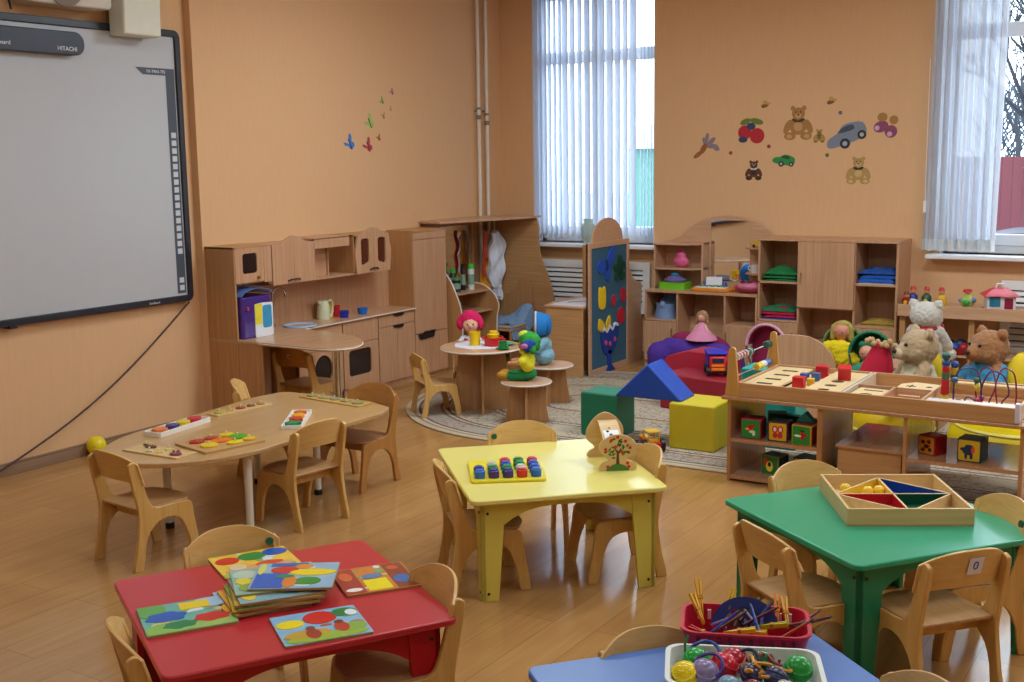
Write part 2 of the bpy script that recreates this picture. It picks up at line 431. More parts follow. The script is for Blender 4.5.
# curtain in window 2
m, nt, b = newmat('tulle'); b.inputs['Base Color'].default_value = lin('#eceef2'); b.inputs['Roughness'].default_value = .9
tr = nt.nodes.new('ShaderNodeBsdfTranslucent'); tr.inputs[0].default_value = lin('#b4bac6'); ad = nt.nodes.new('ShaderNodeMixShader'); ad.inputs[0].default_value = .5
tp = nt.nodes.new('ShaderNodeBsdfTransparent'); a2 = nt.nodes.new('ShaderNodeMixShader')
wv = nt.nodes.new('ShaderNodeTexNoise'); wv.inputs['Scale'].default_value = 260
mr = nt.nodes.new('ShaderNodeMapRange'); mr.inputs[1].default_value = .3; mr.inputs[2].default_value = .7; mr.inputs[3].default_value = .0; mr.inputs[4].default_value = .10
nt.links.new(wv.outputs[0], mr.inputs[0]); nt.links.new(mr.outputs[0], a2.inputs[0])
nt.links.new(b.outputs[0], ad.inputs[1]); nt.links.new(tr.outputs[0], ad.inputs[2]); nt.links.new(ad.outputs[0], a2.inputs[1]); nt.links.new(tp.outputs[0], a2.inputs[2])
nt.links.new(a2.outputs[0], nt.nodes['Material Output'].inputs[0])
TULLE = m
cu = thing('curtain', 'sheer white curtain gathered at the left of right window', 'curtain', (-1.93, YW - .09, ZS))
def cf(u, v):
    z = .03 + v * 2.34; wd = .27 + .0 * v
    x = -wd + u * 2 * wd + .03 * (v - .5)
    y = .035 * math.sin(u * 44 + 1.5 * math.sin(v * 2)) * (1 - .2 * v) + .014 * math.sin(u * 97 + v * 3)
    return (x, y, z)
build('curtain_cloth', MB().grid(110, 16, cf), TULLE, cu)
build('hem_band', MB().grid(110, 1, lambda u, v: (cf(u, 0)[0], cf(u, 0)[1] - .002, .03 + v * .09)), M('#dfe3e6', .8), cu)
build('pull_cord', MB().tube([(-.26, -.07, 1.5), (-.26, -.07, .5), (-.255, -.07, .36)], .0025, 6).box(-.268, -.248, -.08, -.062, .33, .42), WHITE, cu)
build('curtain_rail', MB().box(-.35, 1.8, -.02, .02, 2.37, 2.40), WHITE, cu)

# outside
struct('ground', MB().box(-40, 30, 10.1, 70, -.7, -.6), M('#9aa0aa', .8))
fc = thing('fence', 'red board fence outside beyond the right window', 'fence', (-2.6, 20, -.6))
fm = MB()
for k in range(34): fm.box(-1.8 + k * .16, -1.645 + k * .16, 0, .03, 0, 2.35)
build('fence_board', fm, M('#6a3038', .7), fc)
build('fence_rail', MB().box(-1.8, 3.6, .03, .08, .5, .6).box(-1.8, 3.6, .03, .08, 1.7, 1.8), M('#481820', .7), fc)
car = thing('car', 'dark blue car parked outside the right window', 'car', (-2.3, 16.5, -.6))
prof = smooth2([(-2.0, .3), (-2.05, .7), (-1.3, .85), (-.75, 1.35), (.5, 1.4), (1.2, .95), (2.0, .85), (2.05, .35)], 4)
build('car_body', MB().prism(prof, 'y', -.8, .8), M('#0c1830', .4), car, .06)
build('car_window', MB().prism([(-1.15, .9), (-.7, 1.28), (.45, 1.32), (1.0, .95)], 'y', -.82, .82), M('#485868', .3), car)
for wx in (-1.3, 1.3):
    build('wheel', MB().at((wx, -.7, .3), rx=R(90)).cyl(0, 0, -.1, .15, .3), DARK, car)
hs = thing('house', 'pale green house seen between the blind slats outside', 'house', (-10.4, 24, -.6))
build('wall', MB().box(-1.6, 1.2, 0, 4, 0, 2.6), M('#5c8a80', .8), hs)
build('roof', MB().prism([(-1.8, 2.6), (1.4, 2.6), (-.2, 3.5)], 'y', -.2, 4.2), M('#dfe6ec', .8), hs)
def bush(x, y, h, lb, seed):
    random.seed(seed); t = thing('tree', lb, 'tree', (x, y, -.6)); mb = MB()
    def br(p, d, L, r, n):
        q = p + d * L; mb.tube([tuple(p), tuple(p.lerp(q, .5) + Vector((random.uniform(-.05, .05),) * 3)), tuple(q)], [r, r * .8, r * .6], 5)
        if n:
            for _ in range(3 if n > 1 else 4):
                e = (d + Vector((random.uniform(-.8, .8), random.uniform(-.8, .8), random.uniform(-.15, .6)))).normalized(); br(q, e, L * .68, r * .55, n - 1)
    br(Vector((0, 0, 0)), Vector((.12, 0, 1)).normalized(), h * .36, .13, 5)
    build('branches', mb, M('#2c3038', .9), t)
bush(-2.9, 19, 5.2, 'bare tree outside the right window with snowy branches', 3)
bush(-3.9, 23, 4.6, 'bare tree farther outside beyond the red fence', 5)
hd = MB(); random.seed(9)
for k in range(1500):
    x, y, z = -4.4 + random.random() * 5.2, random.random(), 1.0 + random.random() ** 1.2 * 2.6; a, e = random.uniform(-.9, .9), random.uniform(.25, .7)
    hd.tube([(x, y, z), (x + a * e * .5, y, z + e * .6), (x + a * e, y + .1, z + e)], [.022, .016, .008], 3)
tag(build('shrub', hd, M('#4a5260', .95, .5, 1, 5), loc=(-.7, 27, -.6)), 'grey frosted shrubs behind the red fence outside', 'shrub', kind='stuff')
random.seed(11)

# ================================================================ LEFT WALL: whiteboard, projector, cable, decals
wb = thing('interactive_whiteboard', 'large grey interactive whiteboard with black frame on left wall', 'whiteboard', (XB, 3.9, .9))
# local: y along the wall, z up, x out of the wall
Y0, Y1, H = -.95, 1.80, 1.82
build('board_surface', MB().box(.02, .045, Y0 + .03, Y1 - .03, .03, H - .03), M('#c0c1c4', .28, .02), wb)
fr = MB(); frame2(fr, rect(Y0, Y1, 0, H, .05), rect(Y0 + .045, Y1 - .045, .045, H - .045, .012), 'x', .0, .06)
build('board_frame', fr, M('#20222c', .35), wb, .004)
bar = MB().prism(rect(-.30, .99, 1.60, 1.74, .065), 'x', .06, .11)
build('sensor_bar', bar, M('#2a3040', .4), wb, .006)
text('lettering', 'HITACHI', .036, WHITE, wb, (.1115, .86, 1.635), (0, 1, 0), (0, 0, 1))
text('lettering', 'StarBoard', .036, WHITE, wb, (.1115, .40, 1.645), (0, 1, 0), (0, 0, 1))
strip = MB().box(.0451, .0465, 1.67, 1.745, .06, 1.55).prism([(1.42, 1.565), (1.745, 1.565), (1.745, 1.52), (1.48, 1.52)], 'x', .0452, .0468)
build('menu_strip', strip, M('#4a525e', .5), wb)
text('lettering', 'FX-TRIO-77E', .028, WHITE, wb, (.0472, 1.59, 1.541), (0, 1, 0), (0, 0, 1), .0003)
ic = MB()
for k in range(16): ic.box(.0466, .0474, 1.69, 1.73, .33 + k * .052, .33 + k * .052 + .036)
for k in range(2): ic.box(.0466, .0474, 1.69, 1.73, .08 + k * .052, .08 + k * .052 + .036)
build('menu_icons', ic, M('#d0d4da', .5), wb)
build('frame_clip', MB().box(.0, .07, .35, .40, -.012, .01), DARK, wb)
text('lettering', 'StarBoard', .022, WHITE, wb, (.0615, 1.45, .02), (0, 1, 0), (0, 0, 1), .0003)

pr = thing('projector_arm', 'white short-throw projector mount cover hanging over board top', 'projector', (XB, 5.27, 2.645))
build('arm_cover', MB().prism([(.06, 0), (.2, 0), (.23, .75), (.06, .75)], 'y', -.15, .15), M('#e8e6d4', .5), pr, .012)
build('arm_rail', MB().box(0, .06, -.07, .07, .1, .8), M('#d8d6cc', .5), pr, .006)
sp = thing('wall_speaker', 'white speaker box on the wall above the board', 'speaker', (XB, 4.72, 2.78))
build('cabinet', MB().prism(rect(-.28, .32, 0, .3, .03), 'x', 0, .2), M('#d9cfc2', .5), sp, .01)
build('speaker_grille', MB().at((.2, -.02, .12), ry=R(90)).cyl(0, 0, 0, .012, .13, seg=28), M('#8c7c70', .7), sp)
pb = thing('wall_outlet', 'white cable outlet box above the board', 'outlet', (XB, 4.28, 2.82))
build('box_body', MB().box(0, .07, -.12, .1, 0, .3), M('#cfd6c8', .5), pb, .006)
wc = MB(); wc.tube([(.09, 4.22, 2.95), (.08, 4.25, 2.85), (.06, 4.28, 2.74)], .007, 6).tube([(.09, 4.36, 2.97), (.07, 4.40, 2.86), (.06, 4.43, 2.74)], .007, 6)
tag(build('power_lead', wc, BLACK, loc=(XB, 0, 0)), 'two short black leads dropping behind the board top', 'cable')
pts = []
for k in range(25):
    t = k / 24; y = 5.68 + (4.0 - 5.68) * t; z = .89 + (.0 - .89) * t - .16 * math.sin(PI * t) * .55
    pts.append((XB + .03 + .03 * math.sin(PI * t), y, max(z, .012)))
pts += [(XB + .06, 3.7, .012), (XB + .10, 3.2, .012)]
tag(build('cable', MB().tube(pts, .006, 6), M('#3a2620', .6)), 'thin dark cable sagging from board corner to the floor', 'cable')
ball = thing('ball', 'small yellow ball on floor against the left baseboard', 'ball', (-6.19, 4.80, .0))
build('ball_skin', MB().ell((0, 0, .062), .062, 24, 16), M('#f0d81a', .4), ball)
build('valve', MB().at((.04, -.047, .068), rx=R(90)).cyl(0, 0, -.002, .003, .005, seg=10), M('#c8b010', .5), ball)

def wing(mb, s, ang, y, z, flip):
    """butterfly half outline in the wall plane (y,z)"""
    P = [(0, 0), (.25, .75), (.62, 1.0), (.72, .6), (.42, .12), (.6, -.1), (.55, -.5), (.22, -.55), (0, -.15)]
    ca, sa = math.cos(ang), math.sin(ang)
    Q = [((p[0] * flip * s) * ca - p[1] * s * sa + y, (p[0] * flip * s) * sa + p[1] * s * ca + z) for p in smooth2(P, 3)]
    mb.prism(Q, 'x', 0, .0012 if flip > 0 else .0014)
for (y, z, s, c, c2, a, lb) in ((7.43, 1.97, .075, '#3878c8', '#1c3060', 35, 'blue butterfly sticker on left wall, lowest left of the swarm'),
        (7.66, 1.95, .072, '#b83848', '#601828', 30, 'red butterfly sticker on left wall right of the blue one'),
        (7.69, 2.14, .072, '#9ac060', '#405820', 35, 'large pale green butterfly sticker on left wall'),
        (7.80, 2.02, .034, '#a85030', '#603018', 20, 'small rust butterfly sticker right of the red one'),
        (7.86, 2.32, .038, '#80a850', '#405820', 40, 'small green butterfly sticker high on left wall'),
        (7.87, 2.20, .034, '#b89048', '#705020', 10, 'small ochre butterfly sticker below the small green one'),
        (7.97, 2.26, .026, '#c0a070', '#806040', 40, 'faint tiny tan butterfly sticker on left wall'),
        (7.995, 2.40, .034, '#b05890', '#603050', 30, 'small mauve butterfly sticker, topmost of the swarm')):
    bt = thing('butterfly_sticker', lb, 'wall sticker', (XW, y, z), group='butterfly stickers on the left wall')
    wm = MB(); wing(wm, s, R(a), 0, 0, 1); wing(wm, s, R(a) + .5, 0, 0, -.62)
    build('wings', wm, M(c, .6, .35, scale=90), bt)
    bb = MB().at((.001, 0, 0)); bb.tube([(0, math.sin(R(a)) * s * .5, -s * .5), (0, 0, 0), (0, -math.sin(R(a)) * s * .5, s * .6)], s * .06, 5)
    build('butterfly_body', bb, M(c2, .6), bt)

# stickers on the window wall: flat layered shapes
def decal(name, lb, x, z, layers):
    d = thing(name, lb, 'wall sticker', (x, YW, z), group='animal and car stickers on the window wall')
    for i, (pn, col, shapes) in enumerate(layers):
        mb = MB(); one = pn in ('sticker_wheel', 'sticker_hub', 'sticker_fruit', 'sticker_leaf', 'sticker_head') or (pn == 'sticker_detail' and len(shapes) == 2)
        for k, sh in enumerate(shapes):
            y1 = -.0004 * (i * 3 + 1) - .00005 * k
            if len(sh) >= 4 and not hasattr(sh[0], '__len__'):
                cx, cz, rx, rz = sh[:4]; an = R(sh[4]) if len(sh) > 4 else 0
                P = [(cx + rx * math.cos(t) * math.cos(an) - rz * math.sin(t) * math.sin(an), cz + rx * math.cos(t) * math.sin(an) + rz * math.sin(t) * math.cos(an)) for t in [2 * PI * q / 20 for q in range(20)]]
            else: P = smooth2(sh, 3)
            if one: build(pn, MB().prism(P, 'y', 0, y1), M(col, .6, .25, scale=70), d)
            else: mb.prism(P, 'y', 0, y1)
        if not one: build(pn, mb, M(col, .6, .25, scale=70), d)
def teddy(lb, x, z, s, c, c2, c3):
    decal('teddy_sticker', lb, x, z, [
        ('sticker_body', c, [(0, -.02 * s, .6 * s, .62 * s), (0, .75 * s, .45 * s, .4 * s), (-.38 * s, 1.1 * s, .16 * s, .16 * s), (.38 * s, 1.1 * s, .16 * s, .16 * s), (-.72 * s, -.1 * s, .22 * s, .5 * s, -25), (.72 * s, -.1 * s, .22 * s, .5 * s, 25), (-.55 * s, -.72 * s, .4 * s, .26 * s), (.55 * s, -.72 * s, .4 * s, .26 * s)]),
        ('sticker_markings', c2, [(0, .62 * s, .2 * s, .16 * s), (-.6 * s, -.74 * s, .2 * s, .14 * s), (.6 * s, -.74 * s, .2 * s, .14 * s), (0, -.1 * s, .3 * s, .3 * s)]),  # muzzle, paws and belly in a second print colour
        ('sticker_detail', c3, [(0, .68 * s, .08 * s, .06 * s), (-.16 * s, .85 * s, .05 * s, .05 * s), (.16 * s, .85 * s, .05 * s, .05 * s), (-.2 * s, .3 * s, .24 * s, .1 * s, -20), (.2 * s, .3 * s, .24 * s, .1 * s, 20)])])
teddy('large brown teddy bear sticker with a bow, top middle of window wall', -3.27, 2.08, .125, '#a8783a', '#c8985a', '#4a3018')
teddy('sitting honey teddy sticker with dark waistcoat, lowest on window wall', -2.76, 1.69, .10, '#b89050', '#d0b070', '#2a2018')
teddy('small dark brown teddy sticker standing on window wall', -3.65, 1.70, .075, '#5a3018', '#3a2010', '#e0d8c8')
teddy('tiny honey teddy sticker beside the large brown bear', -3.09, 1.98, .05, '#b08838', '#806020', '#504018')
def carst(lb, x, z, s, c, c2, rot):
    ca, sa = math.cos(R(rot)), math.sin(R(rot)); g = lambda P: [((a * ca - b * sa) * s, (a * sa + b * ca) * s) for a, b in P]
    e = lambda a, b, r: ((a * ca - b * sa) * s, (a * sa + b * ca) * s, r * s, r * s)
    decal('car_sticker', lb, x, z, [('sticker_body', c, [g([(-1.1, -.3), (-1.0, .1), (-.4, .3), (0, .6), (.6, .6), (1.1, .4), (1.1, -.2), (.4, -.4), (-.6, -.42)])]),
        ('sticker_glass', c2, [g([(-.35, .28), (0, .5), (.5, .5), (.5, .22)])]),
        ('sticker_wheel', '#2a2a30', [e(-.15, -.36, .28), e(.85, -.2, .24)]), ('sticker_hub', '#b0b0b8', [e(-.15, -.36, .13), e(.85, -.2, .11)])])
carst('grey racing car sticker on window wall right of the big bear', -2.87, 1.98, .15, '#7c8494', '#404a5c', 18)
carst('green toy car sticker on window wall under the red one', -3.39, 1.79, .085, '#2e9040', '#185028', -12)
decal('cherry_sticker', 'red cherry pair sticker with green leaves on window wall', -3.68, 2.03, [('sticker_leaf', '#6a7a2a', [(-.05, .09, .05, .025, 20), (.05, .09, .06, .025, -15)]), ('sticker_fruit', '#b81828', [(-.055, .0, .06, .06), (.055, -.03, .065, .065)]), ('sticker_stem', '#303a60', [(.0, .05, .04, .03), (-.07, -.06, .04, .025)])])
decal('flower_sticker', 'grey and brown flower spray sticker, leftmost on window wall', -4.08, 1.93, [('sticker_petals', '#8a7a80', [(.04, .03, .05, .02, 40), (.05, -.01, .055, .02, 0), (.0, .06, .045, .018, 80), (.09, -.03, .03, .02, -20), (-.02, .03, .04, .018, 110)]), ('sticker_stem', '#9a5828', [(-.08, -.08, .05, .02, 35), (-.03, -.03, .05, .025, 60)])])
decal('bear_pair_sticker', 'pair of small bears in purple sticker, rightmost on window wall', -2.56, 2.05, [('sticker_body', '#8a4060', [(-.03, .0, .06, .045, 20), (.05, -.04, .05, .05, -20)]), ('sticker_head', '#a87838', [(-.02, .075, .04, .035), (.07, .05, .035, .035)]), ('sticker_detail', '#d0a8c0', [(-.06, -.01, .02, .02), (.04, -.06, .02, .02)])])
for (x, z, lb) in ((-3.56, 2.25, 'tiny bee sticker left of the large bear'), (-3.0, 2.26, 'tiny bee sticker right of the large bear')):
    decal('bee_sticker', lb, x, z, [('sticker_body', '#7a5018', [(0, 0, .035, .018, 20)]), ('sticker_wing', '#c89848', [(.0, .025, .02, .018), (.03, .015, .02, .01)])])
for (x, z, c, lb) in ((-2.92, 2.17, '#5a6878', 'tiny blue dot sticker above the racing car'), (-3.02, 1.83, '#5a6828', 'tiny olive dot sticker below the racing car'), (-3.86, 1.86, '#7a4820', 'tiny brown dot sticker beside the flower spray'), (-3.52, 1.91, '#8a2820', 'tiny red dot sticker above the green car')):
    decal('dot_sticker', lb, x, z, [('sticker_spot', c, [(0, 0, .016, .016)])])
# ================================================================ TOY KITCHEN along the left wall (front plane x = XF)
XF = -5.92; D = XF - XW        # depth .28
def ring_door(mb, y0, y1, z0, z1, hole, x0, x1, outer=None):
    n = len(hole)
    cy, cz = sum(p[0] for p in hole) / n, sum(p[1] for p in hole) / n
    out = []
    O = outer or [(y0, z0), (y1, z0), (y1, z1), (y0, z1)]
    for p in hole:
        d = Vector((p[0] - cy, p[1] - cz)); best = None
        for i in range(len(O)):
            a = Vector(O[i]) - Vector((cy, cz)); b = Vector(O[(i + 1) % len(O)]) - Vector((cy, cz)); e = b - a
            den = d.x * e.y - d.y * e.x
            if abs(den) < 1e-9: continue
            t = (a.x * e.y - a.y * e.x) / den; u = (a.x * d.y - a.y * d.x) / den
            if t > 0 and -1e-6 <= u <= 1 + 1e-6 and (best is None or t > best): best = t
        out.append((cy + d.x * best, cz + d.y * best))
    return frame2(mb, out, hole, 'x', x0, x1)
def dense(pts, n=6):
    o = []
    for i in range(len(pts)):
        a, b = Vector(pts[i]), Vector(pts[(i + 1) % len(pts)])
        o += [tuple(a.lerp(b, k / n)) for k in range(n)]
    return o
def notch(mb, y, z, w=.085, x=XF):  # dark scooped handle
    mb.prism([(y - w / 2, z), (y + w / 2, z), (y + w * .42, z - .012), (y + w * .3, z - .02), (y - w * .25, z - .02), (y - w * .42, z - .012)], 'x', x - .004, x + .0125)
GLS = M('#2a1c18', .12, .1, alpha=1)
kt = thing('tower_cabinet', 'tall laminate end cabinet with glazed door over a niche, left end of toy kitchen', 'cabinet', (0, 0, 0))
b = MB()
b.box(XW, XF, 5.815, 5.83, 0, .6).box(XW, XF - .0, 5.815, 5.83, .62, 1.262).box(XW, XF, 6.165, 6.18, .62, .66).box(XW, XF - .015, 6.165, 6.18, .98, 1.262)
b.box(XW, XF, 5.815, 6.18, 1.25, 1.265).box(XW, XF - .014, 5.83, 6.165, 1.0, 1.015).box(XW, XW + .01, 5.83, 6.165, .62, 1.25)
build('body', b, CABD, kt, .0015)
h = dense(rect(5.895, 6.035, 1.075, 1.215, .02, 3), 2)
dm = MB(); ring_door(dm, 5.825, 6.10, 1.012, 1.25, h, XF - .012, XF + .004)
d = build('door', dm, CAB, kt, .001)
build('pane', MB().box(XF - .01, XF - .006, 5.885, 6.045, 1.065, 1.225), GLS, d)
build('knob', MB().box(XF + .004, XF + .02, 6.03, 6.05, 1.03, 1.052), M('#a07828', .3, metal=.6), d, .003)
build('door', MB().box(XF - .012, XF + .004, 6.103, 6.178, 1.0, 1.25), CAB, kt, .001)

wt = thing('worktop', 'long laminate kitchen worktop with rounded peninsula on a chrome leg', 'worktop', (0, 0, 0))
pen = [(XW, 5.815), (-5.72, 5.815)] + smooth2([(-5.55, 5.815), (-5.25, 5.815), (-5.08, 5.86), (-5.02, 5.98), (-5.07, 6.13), (-5.21, 6.28), (-5.41, 6.38), (-5.65, 6.43), (-5.85, 6.45), (-5.905, 6.50)], 4, False) + [(-5.905, 7.855), (XW, 7.855)]
build('counter_slab', MB().prism(pen, 'z', .6, .622), W('#d0a680', '#bd9069', 'y', .22), wt, .003)
build('edge_band', MB().tube([(p[0] + .001, p[1], .611) for p in pen[1:-1]], .0045, 6), EDGE, wt)
lg = MB().cyl(-5.16, 5.96, .012, .6, .026, seg=24).cyl(-5.16, 5.96, 0, .014, .045, seg=24).cyl(-5.16, 5.96, .585, .6, .045, seg=24)
build('leg', lg, CHROME, wt)
build('side_panel', MB().box(-5.919, -5.70, 5.82, 5.834, 0, .6), CABD, wt, .001)
build('splashback', MB().box(XW, XW + .01, 6.18, 7.858, .622, 1.0), CAB, wt)
sk = thing('sink_basin', 'light blue toy sink basin set in the kitchen worktop', 'sink', (-6.02, 6.56, .622))
build('basin', MB().lathe([(.0, -.004), (.07, -.004), (.105, .004), (.118, .012), (.125, .012), (.128, .002), (.1, -.006), (0, -.008)], 32, cap=False), M('#a8c0dc', .25), sk)
build('drain', MB().cyl(0, 0, -.003, .001, .012), CHROME, sk)
fa = thing('faucet', 'curved silver toy faucet over the blue basin', 'faucet', (-6.16, 6.42, .622))
fp = [(0, 0, 0), (0, 0, .24), (.02, 0, .285), (.055, 0, .30), (.085, 0, .285), (.10, .0, .25)]
build('spout', MB().at(rz=R(35)).tube([tuple(Vector(p)) for p in fp], .009, 10), CHROME, fa)
build('spout_tip', MB().at(rz=R(35)).cyl(.10, 0, .225, .252, .012), CHROME, fa)
build('spout_base', MB().cyl(0, 0, 0, .02, .02), CHROME, fa)

def base_cab(name, lb, y0, y1, kick=True):
    t = thing(name, lb, 'cabinet', (0, 0, 0)); b = MB()
    b.box(XW, XF - .016, y0, y0 + .012, 0, .6).box(XW, XF - .016, y1 - .012, y1, 0, .6).box(XW, XF - .04, y0, y1, .0, .04).box(XW, XW + .008, y0, y1, 0, .6)
    b.box(XF - .03, XF - .016, y0, y1, 0, .6)
    build('body', b, CAB, t, .001); return t
c0 = base_cab('washing_machine_cabinet', 'laminate base cabinet with a round dark washing machine door', 6.42, 6.925)
build('drawer', MB().box(XF - .016, XF, 6.424, 6.921, .425, .596), CAB, c0, .0015)
hh = [(6.69 + .105 * math.cos(t), .265 + .12 * math.sin(t)) for t in [2 * PI * k / 32 for k in range(32)]]
dm = MB(); ring_door(dm, 6.424, 6.921, .045, .42, hh, XF - .016, XF)
d = build('door', dm, CAB, c0, .001); build('pane', MB().box(XF - .014, XF - .01, 6.56, 6.82, .12, .40), GLS, d)
dm = MB(); frame2(dm, [(6.69 + .12 * math.cos(t), .265 + .135 * math.sin(t)) for t in [2 * PI * k / 32 for k in range(32)]], hh, 'x', XF, XF + .005)
build('door_ring', dm, CABY, d)
c1 = base_cab('toy_oven', 'laminate toy oven cabinet with dark square oven window', 6.93, 7.365)
build('drawer', MB().box(XF - .016, XF, 6.934, 7.361, .425, .596), CAB, c1, .0015)
h = dense(rect(6.995, 7.27, .165, .372, .03, 3), 2)
dm = MB(); ring_door(dm, 6.934, 7.361, .045, .42, h, XF - .016, XF)
d = build('door', dm, CAB, c1, .001); build('pane', MB().box(XF - .014, XF - .01, 6.98, 7.285, .15, .385), GLS, d)
build('knob', MB().box(XF, XF + .014, 7.13, 7.15, .388, .41), M('#3a3028', .4), d, .003)
c2 = base_cab('drawer_cabinet', 'laminate base cabinet with scooped dark handles beside the toy fridge', 7.37, 7.855)
d = build('drawer', MB().box(XF - .016, XF, 7.374, 7.851, .505, .596), CAB, c2, .0015); n = MB(); notch(n, 7.63, .596, .14); build('handle_notch', n, DARK, d)
d = build('door', MB().box(XF - .016, XF, 7.374, 7.612, .045, .5), CAB, c2, .0015)
d = build('door', MB().box(XF - .016, XF, 7.615, 7.851, .045, .5), CAB, c2, .0015); n = MB(); notch(n, 7.625, .5, .14); build('handle_notch', n, DARK, d)

fz = thing('toy_fridge', 'tall laminate toy fridge cabinet closing the right end of the kitchen', 'cabinet', (0, 0, 0))
build('body', MB().box(XW, XF - .016, 7.86, 8.33, 0, 1.24).box(XW, XF, 7.86, 8.33, 1.24, 1.258), CABD, fz, .0015)
build('fascia', MB().box(XF - .016, XF, 7.862, 8.328, 1.18, 1.238), CAB, fz, .001)
d = build('door', MB().box(XF - .016, XF, 7.862, 8.328, .385, 1.176), CAB, fz, .0015); n = MB(); n.box(XF - .002, XF + .012, 7.98, 8.14, .387, .397); build('handle_notch', n, DARK, d)
d = build('door', MB().box(XF - .016, XF, 7.862, 8.328, .03, .38), CAB, fz, .0015); n = MB(); n.prism([(7.9, .38), (8.13, .38), (8.11, .34), (7.93, .335), (7.9, .35)], 'x', XF - .004, XF + .0125); build('handle_notch', n, DARK, d)

# wall cupboards
def ogee(y0, y1, zb, h, n=18):
    return [(y0 + (y1 - y0) * k / n, zb + h * (.5 - .5 * math.cos(2 * PI * max(0, min(1, (k / n - .14) / .72)))) ** .8) for k in range(n + 1)]
wc1 = thing('wall_cupboard', 'laminate wall cupboard with arched top and two plain doors', 'cupboard', (0, 0, 0))
build('body', MB().box(XW, XF - .015, 6.185, 6.197, .97, 1.255).box(XW, XF - .015, 6.628, 6.64, .97, 1.255).box(XW, XF - .015, 6.185, 6.64, .965, .977).box(XW, XF - .015, 6.185, 6.64, 1.243, 1.257), CAB, wc1, .001)
top = ogee(6.19, 6.64, 1.255, .055)
la = [p for p in top if p[0] <= 6.416]; lb = [p for p in top if p[0] >= 6.414]
build('door', MB().prism([(6.19, .965), (6.413, .965)] + la[::-1], 'x', XF - .015, XF + .003), CAB, wc1, .001)
d = build('door', MB().prism([(6.417, .965), (6.64, .965)] + lb[::-1], 'x', XF - .015, XF + .003), CAB, wc1, .001)
n = MB().tube([(XF + .004, 6.34, .985), (XF + .02, 6.36, .995), (XF + .02, 6.45, .995), (XF + .004, 6.47, .985)], .006, 6); build('handle', n, DARK, d)
ws = thing('open_wall_shelf', 'laminate open wall shelf with valance between two cupboards', 'shelf', (0, 0, 0))
b = MB().box(XF - .015, XF, 6.645, 7.045, 1.195, 1.27).box(XW, XF - .012, 6.645, 7.10, .96, .972).box(XW, XF, 6.645, 7.045, 1.262, 1.274)
b.box(XW, XF - .06, 6.645, 6.657, .97, 1.262).box(XF - .13, XF - .118, 6.72, 6.90, .972, 1.20).box(XW, XW + .008, 6.65, 7.1, .97, 1.262).box(XW, XF - .10, 6.90, 6.912, .972, 1.262)
build('body', b, CAB, ws, .001)
wc2 = thing('glazed_wall_cupboard', 'laminate wall cupboard with arched top and two small glass panes', 'cupboard', (0, 0, 0))
b = MB().box(XW, XF - .015, 7.105, 7.117, .965, 1.27).box(XW, XF - .015, 7.55, 7.562, .965, 1.27).box(XW, XF - .015, 7.105, 7.562, .96, .972).box(XW, XF - .015, 7.105, 7.562, 1.256, 1.27).box(XW, XW + .008, 7.11, 7.56, .97, 1.26)
build('body', b, CABD, wc2, .001)
for (a, e, s) in ((7.108, 7.333, 0), (7.336, 7.562, 1)):
    tp = [p for p in ogee(7.108, 7.562, 1.265, .052) if a - .003 <= p[0] <= e + .003]
    cy = (a + e) / 2 + (.01 if s == 0 else -.01)
    h = dense(rpoly([(cy - .05, 1.02 if s == 0 else 1.05), (cy + .05, 1.05 if s == 0 else 1.02), (cy + .05, 1.235), (cy - .05, 1.235)], .022, 3), 2)
    dm = MB(); ring_door(dm, a, e, .962, 1.27, h, XF - .015, XF + .003, [(a, .962), (e, .962)] + tp[::-1])
    d = build('door', dm, CAB, wc2, .001); build('pane', MB().box(XF - .012, XF - .009, cy - .06, cy + .06, 1.0, 1.25), M('#5a2c1c', .15), d)
build('handle', MB().tube([(XF + .004, 7.28, .985), (XF + .018, 7.31, .998), (XF + .018, 7.36, .998), (XF + .004, 7.39, .985)], .006, 6), DARK, wc2)
tag(build('red_toy_dish', MB().lathe([(0, 0), (.03, 0), (.045, .03), (.05, .06), (0, .065)], 16), RED, loc=(XF - .07, 7.44, .972)), 'red toy dish inside the glazed wall cupboard', 'dish')

# things on the worktop
bx = thing('toy_box', 'clear purple lidded toy box with a yellow and white printed label', 'box', (-6.03, 6.0, .622), R(0))
build('box_body', MB().prism(rpoly([(-.13, -.15), (.13, -.15), (.13, .15), (-.13, .15)], .03), 'z', 0, .29), M('#4a3080', .15, .2, scale=20), bx, .008)
build('box_lid', MB().grid(8, 8, lambda u, v: (-.135 + .27 * u, -.155 + .31 * v, .295 + .05 * math.sin(PI * min(1, v * 1.0)) ** .6), .006), M('#6a88c8', .1, alpha=.75), bx)
build('label_card', MB().prism(rpoly([(-.03, .0), (.148, .0), (.148, .235), (.05, .24), (-.03, .235)], .012), 'x', .131, .134), M('#e8ecf0', .4), bx)
build('label_card', MB().box(.134, .1355, -.03, .04, .09, .235), M('#e8d838', .5, .2, scale=60), bx)
build('label_card', MB().prism(rect(.045, .135, .06, .22, .02), 'x', .134, .1355), M('#3a98c8', .5, .35, scale=90), bx)
build('latch', MB().box(.131, .15, -.115, -.10, .2, .225), M('#c04878', .4), bx)
build('lid_handle', MB().tube([(0, -.07, .33), (.0, -.06, .352), (0, .06, .352), (0, .07, .33)], .006, 6), M('#8aa0d8', .15), bx)
kk = thing('toy_kettle', 'pale green toy electric kettle with looped handle on worktop', 'kettle', (-6.11, 6.93, .622))
build('kettle_body', MB().lathe([(0, 0), (.05, 0), (.053, .03), (.047, .1), (.038, .14), (.03, .148), (0, .15)], 24), M('#d4d8b4', .35), kk)
